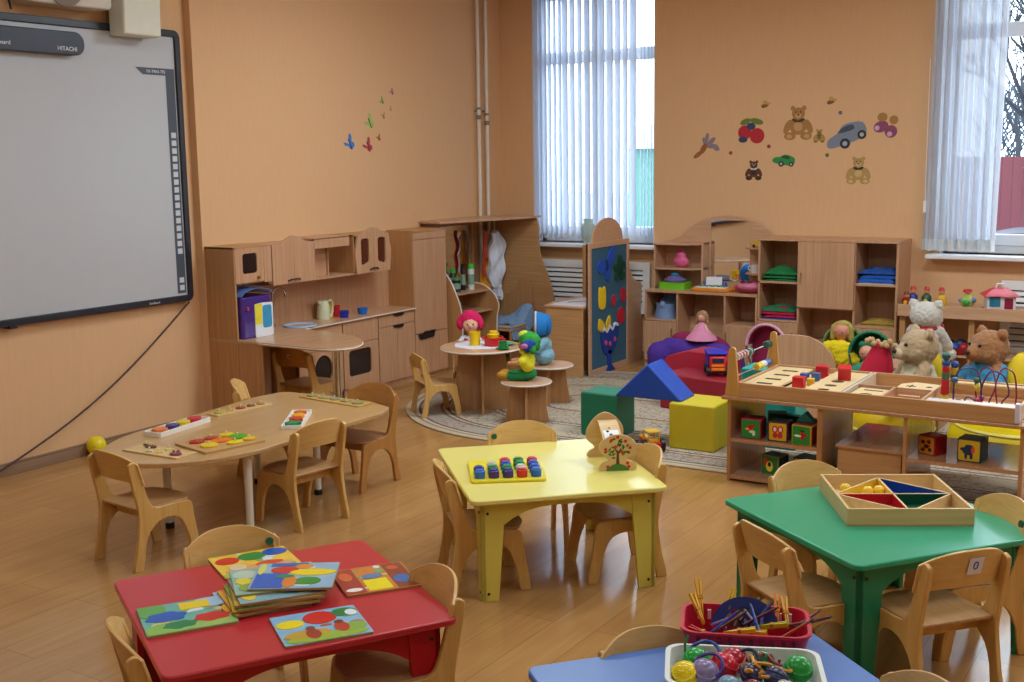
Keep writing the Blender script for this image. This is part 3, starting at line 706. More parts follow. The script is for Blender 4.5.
build('handle', MB().tube([(.02, .03, .135), (.02, .065, .145), (.02, .085, .12), (.02, .083, .05), (.02, .06, .018), (.02, .04, .02)], .009, 8), M('#d4d8b4', .35), kk)
build('spout', MB().prism([(-.07, .15), (-.03, .15), (-.035, .10)], 'x', -.012, .012), M('#d4d8b4', .35), kk, .004)
def cup(name, lb, loc, r, h, mat, rz=0, taper=.85, group=None, handle=True):
    t = thing(name, lb, 'cup', loc, rz, group)
    build('cup_body', MB().lathe([(0, 0), (r * taper, 0), (r, h), (r * .9, h), (r * taper * .85, h * .12), (0, h * .1)], 20, cap=False), mat, t)
    if handle: build('handle', MB().tube([(r * .9, 0, h * .82), (r * 1.45, 0, h * .75), (r * 1.5, 0, h * .4), (r * .85, 0, h * .2)], r * .12, 6), mat, t)
    return t
cup('toy_mug', 'red toy mug beside the pale green kettle', (-6.13, 7.10, .622), .036, .085, RED, 2.0)
cup('toy_pot', 'yellow toy pot behind the red mug', (-6.155, 7.05, .622), .035, .105, YEL, 1.2)
cup('toy_cup', 'dark blue toy cup in front of the red mug', (-6.02, 7.07, .622), .038, .055, M('#1c2aa0', .35), 0, handle=False)
cup('toy_bowl', 'bright blue toy bowl at the right on the kitchen worktop', (-6.03, 7.31, .622), .043, .05, M('#1c68c0', .35), 0, handle=False)

# ================================================================ corner dressing unit
ZS1 = 1.29
du = thing('dressing_corner_unit', 'laminate role-play corner unit with canopy plank, mirror, shelves and seat', 'play unit', (0, 0, 0))
build('canopy_plank', MB().prism([(XW, 8.32), (-5.93, 8.26), (-5.63, 9.46), (XW, 9.46)], 'z', 1.29, 1.31), CABY, du, .002)
ep = smooth2([(-5.66, 1.29), (-5.635, 1.2), (-5.64, 1.1), (-5.62, .95), (-5.55, .78), (-5.49, .6), (-5.46, .4), (-5.47, .2), (-5.47, 0)], 4, False)
build('end_panel', MB().prism([(XW, 0), (XW, 1.29)] + ep, 'y', 9.42, 9.438), CABDX, du, .002)
for py in (9.15, 9.48 - .0, 9.30):
    pass
build('upright', MB().box(XW + .03, XW + .046, 9.09, 9.13, 0, 1.29), CABD, du)
build('upright', MB().box(-6.15, -6.13, 9.37, 9.42, 0, 1.29), CABD, du)
build('mirror_board', MB().box(XW + .008, XW + .02, 8.36, 9.09, .3, 1.29), CABD, du)
MIR, mnt, mb_ = newmat('mirror_glass'); mb_.inputs['Metallic'].default_value = 1; mb_.inputs['Roughness'].default_value = .02; mb_.inputs['Base Color'].default_value = (.85, .86, .88, 1)
build('mirror', MB().box(XW + .02, XW + .024, 8.45, 9.06, .66, 1.24), MIR, du)
def sidep(y, pts, nm='shelf_side'):
    o = build(nm, MB().prism([(XW, 0), (XW, pts[0][1])] + smooth2(pts, 4, False) + [(pts[-1][0], 0)], 'y', y, y + .016), CABD, du)
    build('side_edge', MB().tube([(p[0], y + .008, p[1]) for p in smooth2(pts, 4, False)], .007, 6), EDGE, o)
sidep(8.36, [(-6.02, .94), (-5.96, .86), (-5.90, .78), (-5.86, .70), (-5.81, .58), (-5.79, .45), (-5.79, .2)])
sidep(8.95, [(-6.10, .72), (-5.98, .705), (-5.90, .67), (-5.83, .61), (-5.79, .52), (-5.81, .42), (-5.82, .2)])
for z in (.645, .47):
    build('shelf_board', MB().prism([(XW, 8.376), (-5.93 + (.05 if z < .6 else 0), 8.376), (-5.90 + (.05 if z < .6 else 0), 8.95), (XW, 8.95)], 'z', z, z + .016), CABY, du, .002)
build('seat_board', MB().box(XW, -5.66, 8.97, 9.42, .28, .30), CABY, du, .002)
build('seat_front', MB().box(-5.69, -5.672, 8.97, 9.42, 0, .28), CABD, du, .002)
build('seat_back', MB().prism([(-6.18, .3)] + smooth2([(-6.18, .55), (-6.02, .56), (-5.90, .61), (-5.84, .70), (-5.78, .74), (-5.72, .70), (-5.70, .6), (-5.68, .45)], 4, False) + [(-5.68, .3)], 'y', 9.385, 9.402), CABD, du)
# bottles on its shelf
for (x, y, r, h, c, c2, lb) in ((-6.13, 8.72, .032, .20, '#20241f', '#38b040', 'dark bottle with green cap on the mirror shelf, leftmost'),
        (-6.05, 8.66, .04, .13, '#2a2030', '#50a060', 'short dark patterned jar in front of the mirror'),
        (-6.07, 8.80, .022, .24, '#241c22', '#18181c', 'slim tall black bottle on the mirror shelf'),
        (-6.03, 8.87, .030, .235, '#dfe4dc', '#48d048', 'white bottle with bright green cap on the mirror shelf')):
    t = thing('toiletry_bottle', lb, 'bottle', (x, y, .661), group='bottles on the mirror shelf')
    build('bottle_body', MB().lathe([(0, 0), (r, 0), (r * 1.02, .01), (r, h * .78), (r * .85, h * .82), (0, h * .83)], 18), M(c, .3, .2, scale=40), t)
    build('bottle_cap', MB().lathe([(r * .9, h * .8), (r * .88, h), (0, h)], 18), M(c2, .35), t)
    build('bottle_label', MB().lathe([(r * 1.02, h * .2), (r * 1.02, h * .6)], 18, cap=False), M('#8aa890', .5, .4, scale=60), t)
# hanging clothes
gw = thing('white_gown', 'white cloth gown hanging in the corner unit', 'clothing', (-6.06, 9.26, 1.22))
def gf(u, v):
    w = .075 + .05 * math.sin(PI * min(1, v * 1.3)) - .03 * v * (v > .8)
    a = (u - .5) * 2
    return (.05 + .03 * math.sin(u * 19 + v * 4) + .018 * math.sin(v * 17 + u * 5), a * w + .012 * math.sin(v * 9), -.06 - v * .62 - .02 * math.sin(u * 9))
build('gown_cloth', MB().grid(30, 34, gf, .012), M('#e6e8f2', .9, .03), gw)
build('hanging_loop', MB().tube([(.02, 0, .07), (.04, 0, .03), (.04, 0, -.08)], .004, 6), WHITE, gw)
ap = thing('yellow_apron', 'yellow cloth bib hanging left of the white gown', 'clothing', (-6.08, 9.15, 1.2))
def af(u, v):
    a = (u - .5) * 2; w = .02 + .07 * max(0, (v - .35) / .65) ** .6
    return (.03 + .012 * math.sin(u * 11 + v * 5), a * w, -.02 - v * .56)
build('bib_cloth', MB().grid(14, 24, af, .006), M('#e89a18', .8), ap)
rs = thing('red_scarf', 'narrow red and orange scarf hanging beside the mirror', 'clothing', (-6.06, 9.08, 1.2))
build('scarf_cloth', MB().grid(5, 20, lambda u, v: (.05 + .01 * math.sin(v * 14), (u - .5) * .05 + .012 * math.sin(v * 5), -.02 - v * .42), .01), M('#b83c20', .8, .5, scale=30), rs)
# denim drape on seat
dj = thing('denim_cushion', 'light blue denim throw draped over the corner seat and its end', 'throw', (0, 0, 0))
def djf(u, v):
    x = -6.1 + .47 * u; y = 8.99 + .38 * v
    z = .335 + .012 * math.sin(u * 9 + v * 7) + .13 * max(0, (v - .5) / .5) ** 1.3 * max(0, min(1, (u - .25) * 2.2))
    if u > .86: z -= (u - .86) * 1.0; x = -6.1 + .47 * .86 + (u - .86) * .25
    return (x, y, z + .01 * noise.noise(Vector((u * 9, v * 9, 0))))
build('denim_cloth', MB().grid(30, 30, djf, .018), M('#88a8d0', .9, .3, .3, 14), dj)
build('cushion_pad', MB().prism(rect(-6.1, -5.665, 8.98, 9.3, .04), 'z', .3, .33), M('#b8ad98', .9), dj, .01)

# ================================================================ PARTITION with felt board, desk and wave panel
XP = -4.68
pt = thing('felt_board_partition', 'laminate partition with blue felt board and arched top', 'partition', (0, 0, 0))
build('board_panel', MB().box(XP - .02, XP - .002, 8.62, 9.36, 0, 1.13), CABD, pt, .002)
fm = MB().box(XP - .02, XP + .012, 8.62, 8.66, 0, 1.13).box(XP - .02, XP + .012, 9.32, 9.36, 0, 1.13).box(XP - .002, XP + .012, 8.66, 9.32, 1.085, 1.13).box(XP - .002, XP + .012, 8.66, 9.32, 0, .055)
build('board_frame', fm, CABX, pt, .002)
build('felt', MB().box(XP - .002, XP + .003, 8.66, 9.32, .055, 1.085), M('#3a6680', .95, .15, .4, 40), pt)
build('arched_top', MB().prism([(8.66, 1.13)] + arc(8.98, 1.13, .28, .20, 180, 0, 20) + [(9.30, 1.13)], 'x', XP - .02, XP - .002), CABX, pt, .002)
build('wave_panel', MB().prism([(9.36, 0), (9.36, .92)] + smooth2([(9.40, .86), (9.46, .78), (9.53, .74), (9.60, .72), (9.645, .70)], 4, False) + [(9.645, 0)], 'x', XP - .02, XP - .002), CABY, pt, .002)
build('back_panel', MB().box(-5.14, XP - .02, 9.36, 9.378, 0, 1.06), CABDX, pt, .002)
def felt(name, parts, y, z):
    for i, (c, shapes) in enumerate(parts):
        mb = MB()
        for sh in shapes:
            if len(sh) == 4 and not hasattr(sh[0], '__len__'): P = [(sh[0] + sh[2] * math.cos(2 * PI * k / 18), sh[1] + sh[3] * math.sin(2 * PI * k / 18)) for k in range(18)]
            else: P = smooth2(sh, 3)
            mb.prism([(y + a, z + b) for a, b in P], 'x', XP + .003, XP + .016 + .004 * i)
        build(name, mb, M(c, .9, .1, .3, 40), pt, .003)
    return
felt('felt_butterfly', [('#1c50c0', [[(0, 0), (.05, .10), (.14, .16), (.15, .05), (.07, -.01)], [(0, 0), (-.1, .05), (-.16, .0), (-.12, -.07), (-.03, -.04)], [(0, 0), (.06, -.03), (.05, -.14), (-.01, -.12)]]), ('#102a70', [(.0, 0, .02, .05)])], 8.93, .93)
felt('felt_flower', [('#104830', [(0, 0, .05, .05), (.06, .04, .05, .04), (-.06, .03, .05, .04), (.05, -.05, .05, .04), (-.05, -.05, .05, .04), (0, .09, .04, .05)])], 9.18, .86)
felt('felt_owl', [('#f0cc10', [[(-.05, -.08), (-.06, .06), (-.04, .10), (0, .08), (.04, .10), (.06, .06), (.05, -.08)]])], 8.85, .65)
felt('felt_strawberry', [('#c01838', [(0, 0, .035, .05)])], 9.06, .61)
felt('felt_strawberry', [('#c01838', [(0, 0, .05, .065)])], 9.24, .64)
felt('felt_apple', [('#c81830', [(0, 0, .07, .075)])], 9.2, .46)
felt('felt_butterfly', [('#e8c020', [[(-.01, 0), (-.1, .06), (-.12, -.03), (-.04, -.07)], [(.02, .01), (.09, .07), (.1, -.03), (.04, -.06)]])], 8.90, .42)
felt('felt_fish', [('#163a98', [[(-.15, .02), (-.16, .12), (-.08, .1), (.0, .15), (.1, .13), (.17, .16), (.16, .04), (.08, -.09), (-.08, -.1)], [(-.03, -.08), (.03, -.08), (.04, -.2), (.10, -.26), (-.08, -.26), (-.03, -.2)]]),
    ('#e8eaf0', [[(-.14, .10), (-.10, .14), (-.05, .11), (0, .15), (.05, .12), (.1, .155), (.16, .14), (.15, .115), (.1, .13), (.05, .09), (0, .12), (-.05, .08), (-.1, .11)]]), ('#d04878', [(-.08, .0, .02, .022), (.0, -.02, .02, .022), (.09, .01, .02, .022)])], 8.98, .26)

dk = thing('play_desk', 'laminate corner desk with white papers against the felt partition', 'desk', (0, 0, 0))
build('front_panel', MB().box(-5.06, XP - .022, 8.56, 8.576, 0, .59), CABDX, dk, .002)
build('desk_top', MB().prism([(-5.07, 8.55), (XP - .022, 8.55), (XP - .022, 9.34)] + arc(-4.75, 9.0, .42, .34, 90, 200, 10), 'z', .59, .606), CABX, dk, .002)
build('side_panel', MB().box(-5.06, -5.044, 8.576, 9.1, 0, .59), CABD, dk)
pp = thing('paper_sheets', 'white printed sheets lying on the corner desk', 'paper', (-4.88, 8.86, .606))
build('sheet', MB().box(-.16, .16, -.26, .3, 0, .002), M('#e6e2e8', .4), pp)
build('sheet', MB().at(rz=.3).box(-.1, .12, -.2, .1, .002, .004), M('#d8d4dc', .5, .25, scale=30), pp)
pc = thing('pencil', 'thin wooden pencil on the desk papers', 'pencil', (-4.9, 8.82, .612), .6)
build('shaft', MB().at(ry=R(90)).cyl(0, 0, -.08, .07, .004, seg=6), M('#b08850', .5), pc); build('point', MB().at(ry=R(90)).cyl(0, 0, .07, .085, .004, .0005, 6), M('#403020', .5), pc)
vs = thing('glass_vase', 'small clear glass vase with green stem on left window sill', 'vase', (-5.22, YW - .06, ZS))
build('vase_body', MB().lathe([(.0, 0), (.04, 0), (.06, .06), (.07, .14), (.045, .2), (.05, .23), (.043, .23), (.038, .2), (.06, .14), (.05, .06), (0, .01)], 20, cap=False), M('#c8dcd8', .1, .02, alpha=.5), vs)
build('stem', MB().tube([(0, 0, .01), (.01, 0, .12), (-.02, 0, .2)], .006, 6).ell((0, 0, .05), (.03, .03, .03)), M('#3a8048', .6), vs)

# ================================================================ SHELF UNITS on the window wall
YF = 9.3
lo = thing('mirror_dresser', 'laminate toy dresser with arched back, mirror and side shelves', 'dresser', (0, 0, 0))
xa, xb_ = -4.49, -3.46; xm1, xm2 = -4.19, -3.755
b = MB()
for x in (xa, xm1, xm2, xb_ - .016): b.box(x, x + .016, YF + .006, YW, 0, .67)
b.box(xa, xb_, YF, YW, .67, .692).box(xa, xb_, YF + .02, YW, .0, .06).box(xa, xm1 + .01, YF + .006, YW, .42, .436).box(xm2, xb_, YF + .006, YW, .41, .426).box(xa, xb_, YW - .02, YW - .008, 0, .67)
build('body', b, CAB, lo, .0015)
build('low_back', MB().box(xm1 + .016, xm2, YW - .11, YW - .1, .06, .44), CABX, lo)
for (x0, x1, hx) in ((xa + .006, xm1 + .008, xm1 - .03), (xm2 + .004, xb_ - .004, xm2 + .035)):
    d = build('door', MB().box(x0, x1, YF - .012, YF + .004, .07, .418), CAB, lo, .0015)
    build('handle', MB().tube([(hx, YF - .012, .28), (hx, YF - .03, .29), (hx, YF - .03, .36), (hx, YF - .012, .37)], .004, 6), CHROME, d)
ab = [(xa + .03, .692), (xb_, .692), (xb_, 1.13)] + arc(-3.86, .95, .50, .375, 30, 150, 22) + [(xa + .03, 1.08)]
build('arched_back', MB().prism(ab, 'y', YW - .04, YW - .024), CABX, lo, .002)
build('mirror', MB().box(-4.01, -3.655, YW - .046, YW - .04, .76, 1.285), MIR, lo)
b = MB().box(xa + .03, xa + .046, YF + .12, YW - .04, .692, 1.09).box(-4.045, -4.03, YF + .2, YW - .04, .692, 1.1)
for z in (1.075, .86): b.prism([(xa + .03, YW - .04), (xa + .03, YF + .12), (xa + .08, YF + .10)] + [(-4.14, YF + .12), (-4.06, YF + .17), (-4.03, YF + .22), (-4.03, YW - .04)], 'z', z, z + .014)
build('side_shelf', b, CABX, lo, .0015)
b = MB()
for z in (1.055, .84): b.prism([(xb_, YW - .04), (xb_, YF + .15), (-3.55, YF + .13), (-3.64, YF + .2), (-3.66, YW - .04)], 'z', z, z + .014)
build('side_shelf', b, CABX, lo, .0015)

bk = thing('cubby_cabinet', 'laminate cubby cabinet with a big middle door and open compartments', 'cabinet', (0, 0, 0))
X = [-3.455, -3.12, -2.665, -2.335]
b = MB()
for x in X[:3]: b.box(x, x + .016, YF + .004, YW, 0, 1.15)
b.box(X[3] - .0, X[3] + .018, YF - .004, YW, 0, 1.15)
b.box(X[0] - .004, X[3] + .022, YF - .008, YW, 1.145, 1.165).box(X[0], X[3], YW - .016, YW - .004, 0, 1.15)
b.box(X[0], X[1], YF + .004, YW, .795, .811).box(X[0], X[1], YF + .004, YW, .478, .494).box(X[1], X[2], YF + .004, YW, .60, .616).box(X[1], X[2], YF + .004, YW, .30, .316)
b.box(X[2], X[3], YF + .004, YW, .805, .821).box(X[2], X[3], YF + .004, YW, .47, .486).box(X[0], X[3], YF + .02, YW, 0, .06)
build('body', b, CAB, bk, .0015)
for (x0, x1, z0, z1, hx) in ((X[1] + .004, X[2] + .008, .612, 1.143, X[1] + .035), (X[0] + .004, X[1] + .012, .07, .476, X[1] - .03), (X[1] + .006, X[2] + .008, .07, .30, X[2] - .03), (X[2] + .012, X[3] + .012, .07, .468, X[2] + .04)):
    d = build('door', MB().box(x0, x1, YF - .012, YF + .004, z0, z1), CAB, bk, .0015)
    hz = z0 + (z1 - z0) * (.45 if z0 > .5 else .7)
    build('handle', MB().tube([(hx, YF - .012, hz - .05), (hx, YF - .03, hz - .04), (hx, YF - .03, hz + .04), (hx, YF - .012, hz + .05)], .004, 6), CHROME, d)
wm = MB().box(X[3] + .1, X[3] + .106, 0, 0, 0, 0)

def folded(name, lb, loc, w, dth, hs, cols, seed=1):
    t = thing(name, lb, 'folded clothes', loc); z = 0; rnd = random.Random(seed); H = sum(hs) * .8
    for i, (h, c) in enumerate(zip(hs, cols)):
        last = i == len(hs) - 1
        ox, oy = rnd.uniform(-.012, .012), rnd.uniform(-.008, .008)
        def ff(u, v, z=z, h=h, ox=ox, oy=oy, s=rnd.random() * 9):
            e = min(u, 1 - u, v, 1 - v) * 4; k = min(1, max(0, e)) ** .55
            q = noise.noise(Vector((u * 3.2 + s, v * 2.6, s))) * .9 + noise.noise(Vector((u * 8 + s, v * 7, s))) * .45
            slope = 1 - .55 * abs(u - .45 - .1 * math.sin(s)) * 2
            return (ox + (u - .5) * w * (1 + .05 * q), oy + (v - .5) * dth, max(z + .002, z + h * k * (.75 * slope + .55 * q + .35)))
        mb = MB().grid(26, 18, ff); mb.prism(rect(ox - w / 2, ox + w / 2, oy - dth / 2, oy + dth / 2), 'z', z, z + .003)
        build('cloth_layer', mb, M(c, .9, .25, .3, 18), t); z += h * .5
    return t
folded('folded_clothes', 'crumpled green cloth in top left cubby of the cabinet', (-3.28, 9.45, .811), .29, .24, [.05, .06, .05], ['#186a38', '#1a7038', '#147034'], 2)
folded('folded_clothes', 'red and green folded cloth on blue in the lower left cubby', (-3.28, 9.45, .494), .29, .24, [.03, .05, .05, .035], ['#2840a0', '#a81838', '#b01838', '#287048'], 3)
folded('folded_clothes', 'crumpled blue cloth over patterned fabric in top right cubby', (-2.49, 9.45, .821), .29, .24, [.03, .06, .07, .04], ['#b8b8c8', '#1a58b0', '#1850a8', '#204890'], 4)
folded('folded_clothes', 'yellow ochre cloth lying flat in the lower right cubby', (-2.49, 9.45, .486), .27, .22, [.03, .03], ['#b09040', '#a88838'], 5)

# toys on the dresser
t = thing('toy_backpack', 'small pink toy purse on the upper left dresser shelf', 'bag', (-4.24, 9.52, .874))
blob('bag_body', [('e', (0, 0, .05), (.075, .04, .05)), ('e', (0, 0, .1), (.045, .03, .045))], M('#e06090', .5, .3, scale=30), t, .008)
build('bag_handle', MB().tube([(-.03, -.01, .12), (-.02, -.01, .165), (.02, -.01, .165), (.03, -.01, .12)], .006, 6), M('#d04880', .5), t)
t = thing('plastic_basket', 'lime green plastic tray with blue toys on dresser top', 'tray', (-4.27, 9.46, .692))
bm_ = MB(); frame2(bm_, rect(-.12, .12, -.09, .09, .02), rect(-.11, .11, -.08, .08, .015), 'z', 0, .06); bm_.box(-.115, .115, -.085, .085, 0, .005).prism(rect(-.125, .125, -.095, .095, .02), 'z', .052, .058)
build('tray_body', bm_, M('#78c828', .4), t)
t = thing('toy_dome', 'blue and mauve toy bowls stacked on the lime tray', 'toy', (-4.27, 9.46, .752))
build('bowl', MB().lathe([(.0, 0), (.09, 0), (.1, .02), (.05, .05), (0, .06)], 20), M('#7868a0', .4, .3), t); build('bowl', MB().lathe([(.0, .05), (.04, .05), (.045, .06), (.02, .08), (0, .08)], 20), M('#3080a8', .4), t)
t = thing('toy_keyboard', 'white and orange toy piano with big keys on dresser', 'toy piano', (-3.9, 9.42, .692))
build('piano_body', MB().prism(rpoly([(-.17, -.09), (.17, -.09), (.19, .04), (.12, .10), (-.12, .10), (-.19, .04)], .04), 'z', 0, .03), M('#e08820', .4), t, .008)
kb = MB()
for k in range(8): kb.box(-.14 + k * .035, -.108 + k * .035, -.075, .02, .03, .038)
build('key', kb, M('#ece8d8', .4), t, .002)
kb = MB()
for k in range(5): kb.box(-.12 + k * .055, -.10 + k * .055, -.02, .05, .038, .046)
build('key', kb, M('#308858', .4), t, .002)
t = thing('toy_cash_register', 'white toy phone with blue base by the dresser mirror', 'toy phone', (-3.94, 9.56, .692), .2)
build('phone_base', MB().prism([(-.05, 0), (.05, 0), (.045, .05), (-.03, .07)], 'x', -.1, .1), M('#304a90', .4), t, .008); build('phone_screen', MB().prism([(-.052, .04), (-.03, .11), (-.022, .11), (-.042, .035)], 'x', -.07, .07), M('#dcdce4', .4), t, .004)
t = thing('plush_dog', 'small orange plush dog lying by the toy piano', 'plush toy', (-3.66, 9.47, .692))
blob('plush_body', [('e', (0, 0, .035), (.08, .045, .035)), ('e', (.07, 0, .06), (.045, .04, .038)), ('c', (-.05, -.03, .02), .018, (-.1, -.05, .018), .014), ('c', (.0, -.04, .02), .018, (.03, -.07, .018), .014)], M('#c86a20', .9, .3, scale=40), t, .007)
build('eye', MB().ell((.105, -.02, .07), .006).ell((.112, .005, .05), .009), DARK, t)
t = thing('pink_handbag', 'pink and burgundy toy handbag lying on the dresser', 'bag', (-3.56, 9.40, .692), .1)
blob('bag_body', [('e', (0, 0, .045), (.13, .08, .045)), ('e', (.05, 0, .05), (.09, .07, .05))], M('#b03858', .5, .25, scale=20), t, .009)
build('bag_flap', MB().ell((.0, -.03, .06), (.10, .06, .038)), M('#d87898', .45), t)
build('bag_handle', MB().torus((-.02, -.04, .098), .05, .005), M('#701830', .4), t)
t = thing('toy_car', 'yellow toy car on the upper right dresser shelf', 'toy car', (-3.53, 9.52, 1.069))
build('car_body', MB().prism(smooth2([(-.06, .012), (-.06, .035), (-.03, .045), (-.01, .065), (.03, .062), (.06, .04), (.06, .012)], 3), 'y', -.03, .03), M('#d8a818', .4), t, .005)
build('wheel', MB().at((-.035, -.03, .013), rx=R(90)).cyl(0, 0, -.004, .006, .013).at((.035, -.03, .013), rx=R(90)).cyl(0, 0, -.004, .006, .013), DARK, t)
cup('toy_teacup', 'white toy cup on the lower right dresser shelf', (-3.56, 9.52, .854), .042, .065, M('#e0dcd4', .4), PI)
t = thing('baby_potty', 'light blue plastic potty in the left dresser compartment', 'potty', (-4.335, 9.42, .436))
build('potty_bowl', MB().lathe([(.105, 0), (.10, .03), (.085, .1), (.09, .13), (.075, .13), (.07, .06), (.03, .03), (0, .03)], 28, cap=False), M('#7890b8', .4), t)
build('potty_back', MB().grid(12, 4, lambda u, v: (.088 * math.cos(R(20 + 140 * u)), .088 * math.sin(R(20 + 140 * u)), .12 + v * .08 * math.sin(PI * u)), .01), M('#7890b8', .4), t)
build('potty_front', MB().ell((0, -.075, .12), (.03, .02, .035)), M('#7890b8', .4), t)
# ================================================================ RUG
def rugmat():
    m, nt, b = newmat('patterned_rug'); b.inputs['Roughness'].default_value = .95; b.inputs['Specular IOR Level'].default_value = .1
    N = nt.nodes.new; L = nt.links.new
    tc = N('ShaderNodeTexCoord'); sp = N('ShaderNodeSeparateXYZ'); L(tc.outputs['Object'], sp.inputs[0])
    def mth(op, a, b_=None, c=None):
        n = N('ShaderNodeMath'); n.operation = op
        for i, v in enumerate((a, b_, c)):
            if v is None: continue
            if hasattr(v, 'is_linked'): L(v, n.inputs[i])
            else: n.inputs[i].default_value = v
        return n.outputs[0]
    RR = 1.3
    # rounded-rectangle distance from the border, object space (half sizes 2.9 x 1.33)
    qx = mth('MAXIMUM', mth('SUBTRACT', mth('ABSOLUTE', sp.outputs[0]), 3.1 - RR), 0); qy = mth('MAXIMUM', mth('SUBTRACT', mth('ABSOLUTE', sp.outputs[1]), 1.34 - RR), 0)
    dist = mth('SUBTRACT', RR, mth('SQRT', mth('ADD', mth('MULTIPLY', qx, qx), mth('MULTIPLY', qy, qy))))
    cr = N('ShaderNodeValToRGB'); cr.color_ramp.interpolation = 'CONSTANT'
    L(mth('MULTIPLY', dist, 1 / 1.34), cr.inputs[0])
    st = [(0, '#cdb898'), (.035, '#9c8c7c'), (.05, '#cfc0a8'), (.07, '#7c5a50'), (.085, '#b4a898'), (.19, '#8a6a5c'), (.205, '#cdbfa6'), (.225, '#7c5a50'), (.24, '#c8baa2'), (.46, '#9a7c6c'), (.475, '#d0c4ae'), (.50, '#86665a'), (.515, '#c6b8a0'), (.78, '#8a6c60'), (.80, '#cabca6')]
    e = cr.color_ramp.elements
    e[0].position = 0; e[0].color = lin(st[0][1]); e[1].position = st[1][0]; e[1].color = lin(st[1][1])
    for p, c in st[2:]:
        k = e.new(p); k.color = lin(c)
    # leafy figures
    v = N('ShaderNodeTexVoronoi'); v.feature = 'DISTANCE_TO_EDGE'; v.inputs['Scale'].default_value = 21; 
    ns = N('ShaderNodeTexNoise'); ns.inputs['Scale'].default_value = 5; ns.inputs['Detail'].default_value = 3
    mxv = N('ShaderNodeMix'); mxv.data_type = 'VECTOR'; mxv.inputs[0].default_value = .12
    L(tc.outputs['Object'], mxv.inputs[4]); L(ns.outputs['Color'], mxv.inputs[5]); L(mxv.outputs[1], v.inputs['Vector'])
    fig = mth('LESS_THAN', v.outputs['Distance'], .06)
    n2 = N('ShaderNodeTexNoise'); n2.inputs['Scale'].default_value = 3.2; n2.inputs['Detail'].default_value = 2; L(tc.outputs['Object'], n2.inputs['Vector'])
    c2 = N('ShaderNodeValToRGB'); c2.color_ramp.elements[0].position = .42; c2.color_ramp.elements[1].position = .56
    c2.color_ramp.elements[0].color = lin('#6e6660'); c2.color_ramp.elements[1].color = lin('#9a6450'); L(n2.outputs['Fac'], c2.inputs[0])
    inner = mth('GREATER_THAN', dist, .10)
    big = mth('GREATER_THAN', n2.outputs['Fac'], .40)
    mx = N('ShaderNodeMix'); mx.data_type = 'RGBA'; L(mth('MULTIPLY', mth('MULTIPLY', fig, inner), mth('MULTIPLY', big, .6)), mx.inputs[0]); L(cr.outputs[0], mx.inputs[6]); L(c2.outputs[0], mx.inputs[7])
    w1 = N('ShaderNodeTexNoise'); w1.inputs['Scale'].default_value = 120; L(tc.outputs['Object'], w1.inputs['Vector'])
    m3 = N('ShaderNodeMix'); m3.data_type = 'RGBA'; m3.blend_type = 'MULTIPLY'; m3.inputs[0].default_value = .35
    L(mx.outputs[2], m3.inputs[6]); L(w1.outputs['Color'], m3.inputs[7]); L(m3.outputs[2], b.inputs['Base Color'])
    bp = N('ShaderNodeBump'); bp.inputs['Strength'].default_value = .4; bp.inputs['Distance'].default_value = .004; L(w1.outputs['Fac'], bp.inputs['Height']); L(bp.outputs[0], b.inputs['Normal'])
    return m
rg = MB().prism(rpoly([(-3.1, -1.34), (3.1, -1.34), (3.1, 1.34), (-3.1, 1.34)], 1.3, 20), 'z', .0005, .011)
tag(build('rug', rg, rugmat(), None, .003, loc=(-2.42, 7.66, 0)), 'large oval beige rug with patterned border in the play corner', 'rug')

# ================================================================ CHAIRS
SIDE = [(-.175, 0), (-.128, 0), (-.112, .10), (-.085, .165), (-.035, .205), (.02, .212), (.07, .195), (.10, .15), (.122, .08), (.136, 0), (.178, 0), (.165, .10), (.150, .19), (.145, .235), (.128, .262), (.04, .268), (-.045, .270), (-.078, .298), (-.098, .36), (-.118, .43), (-.134, .480), (-.148, .494), (-.165, .489), (-.174, .475), (-.166, .42), (-.152, .35), (-.140, .29), (-.135, .235), (-.142, .17), (-.156, .09)]
def make_chair(name, lb, loc, rz, group=None, sc=1.04, bm_=BEECH, backm=BEECHB, seatm=SEAT, cat='chair'):
    t = thing(name, lb, cat, loc, rz, group)
    t.scale = (sc, sc, sc)
    P = smooth2(SIDE, 2)
    # keep feet flat
    P = [(a, max(0, b)) for a, b in P]
    for s in (-1, 1):
        build('side_frame', MB().prism(P, 'x', s * .150 - .009, s * .150 + .009), bm_, t, .003)
    def bf(u, v):
        a = u * 2 - 1
        zt = .536 - .052 * abs(a) ** 2.6; zb = .392 + .012 * (1 - a * a) - .006 * a * a
        z = zb + (zt - zb) * v
        return (a * .163, -.098 - .045 * (1 - a * a) - (z - .38) * .28, z)
    build('backrest', MB().grid(18, 6, bf, .010), backm, t, .002)
    sp_ = rpoly([(-.150, -.125), (.150, -.125), (.150, .13), (.06, .168), (-.06, .168), (-.150, .13)], [.02, .02, .04, .09, .09, .04], 6)
    build('seat', MB().prism(sp_, 'z', .262, .274), seatm, t, .003)
    build('stretcher', MB().box(-.141, .141, -.055, -.043, .205, .262).box(-.141, .141, .085, .097, .215, .262), bm_, t, .001)
    return t
CH = make_chair('childrens_chair', 'light wooden childrens chair standing alone at the near end of beige oval table', (-4.35, 3.62, 0), R(-6), 'small plywood chairs')
def chair(lb, x, y, deg): return dup(CH, (x, y, 0), R(deg), lb, 'small plywood chairs')
chB = chair('light wooden childrens chair at right side of beige table, nearest to the yellow table', -4.10, 4.43, 82)
chL2 = chair('childrens chair on wall side of beige table, only its pale back tip and legs showing', -4.98, 5.10, -50)
DARKB = W('#b9803f', '#a66f34', 'z', .35)
chC = make_chair('childrens_chair', 'darker brown wooden childrens chair at the far end of beige table', (-4.29, 5.12, 0), R(180), 'small plywood chairs', 1.04, DARKB, W('#b88040', '#a46c30', 'x', .35), M('#94663f', .4, .1))
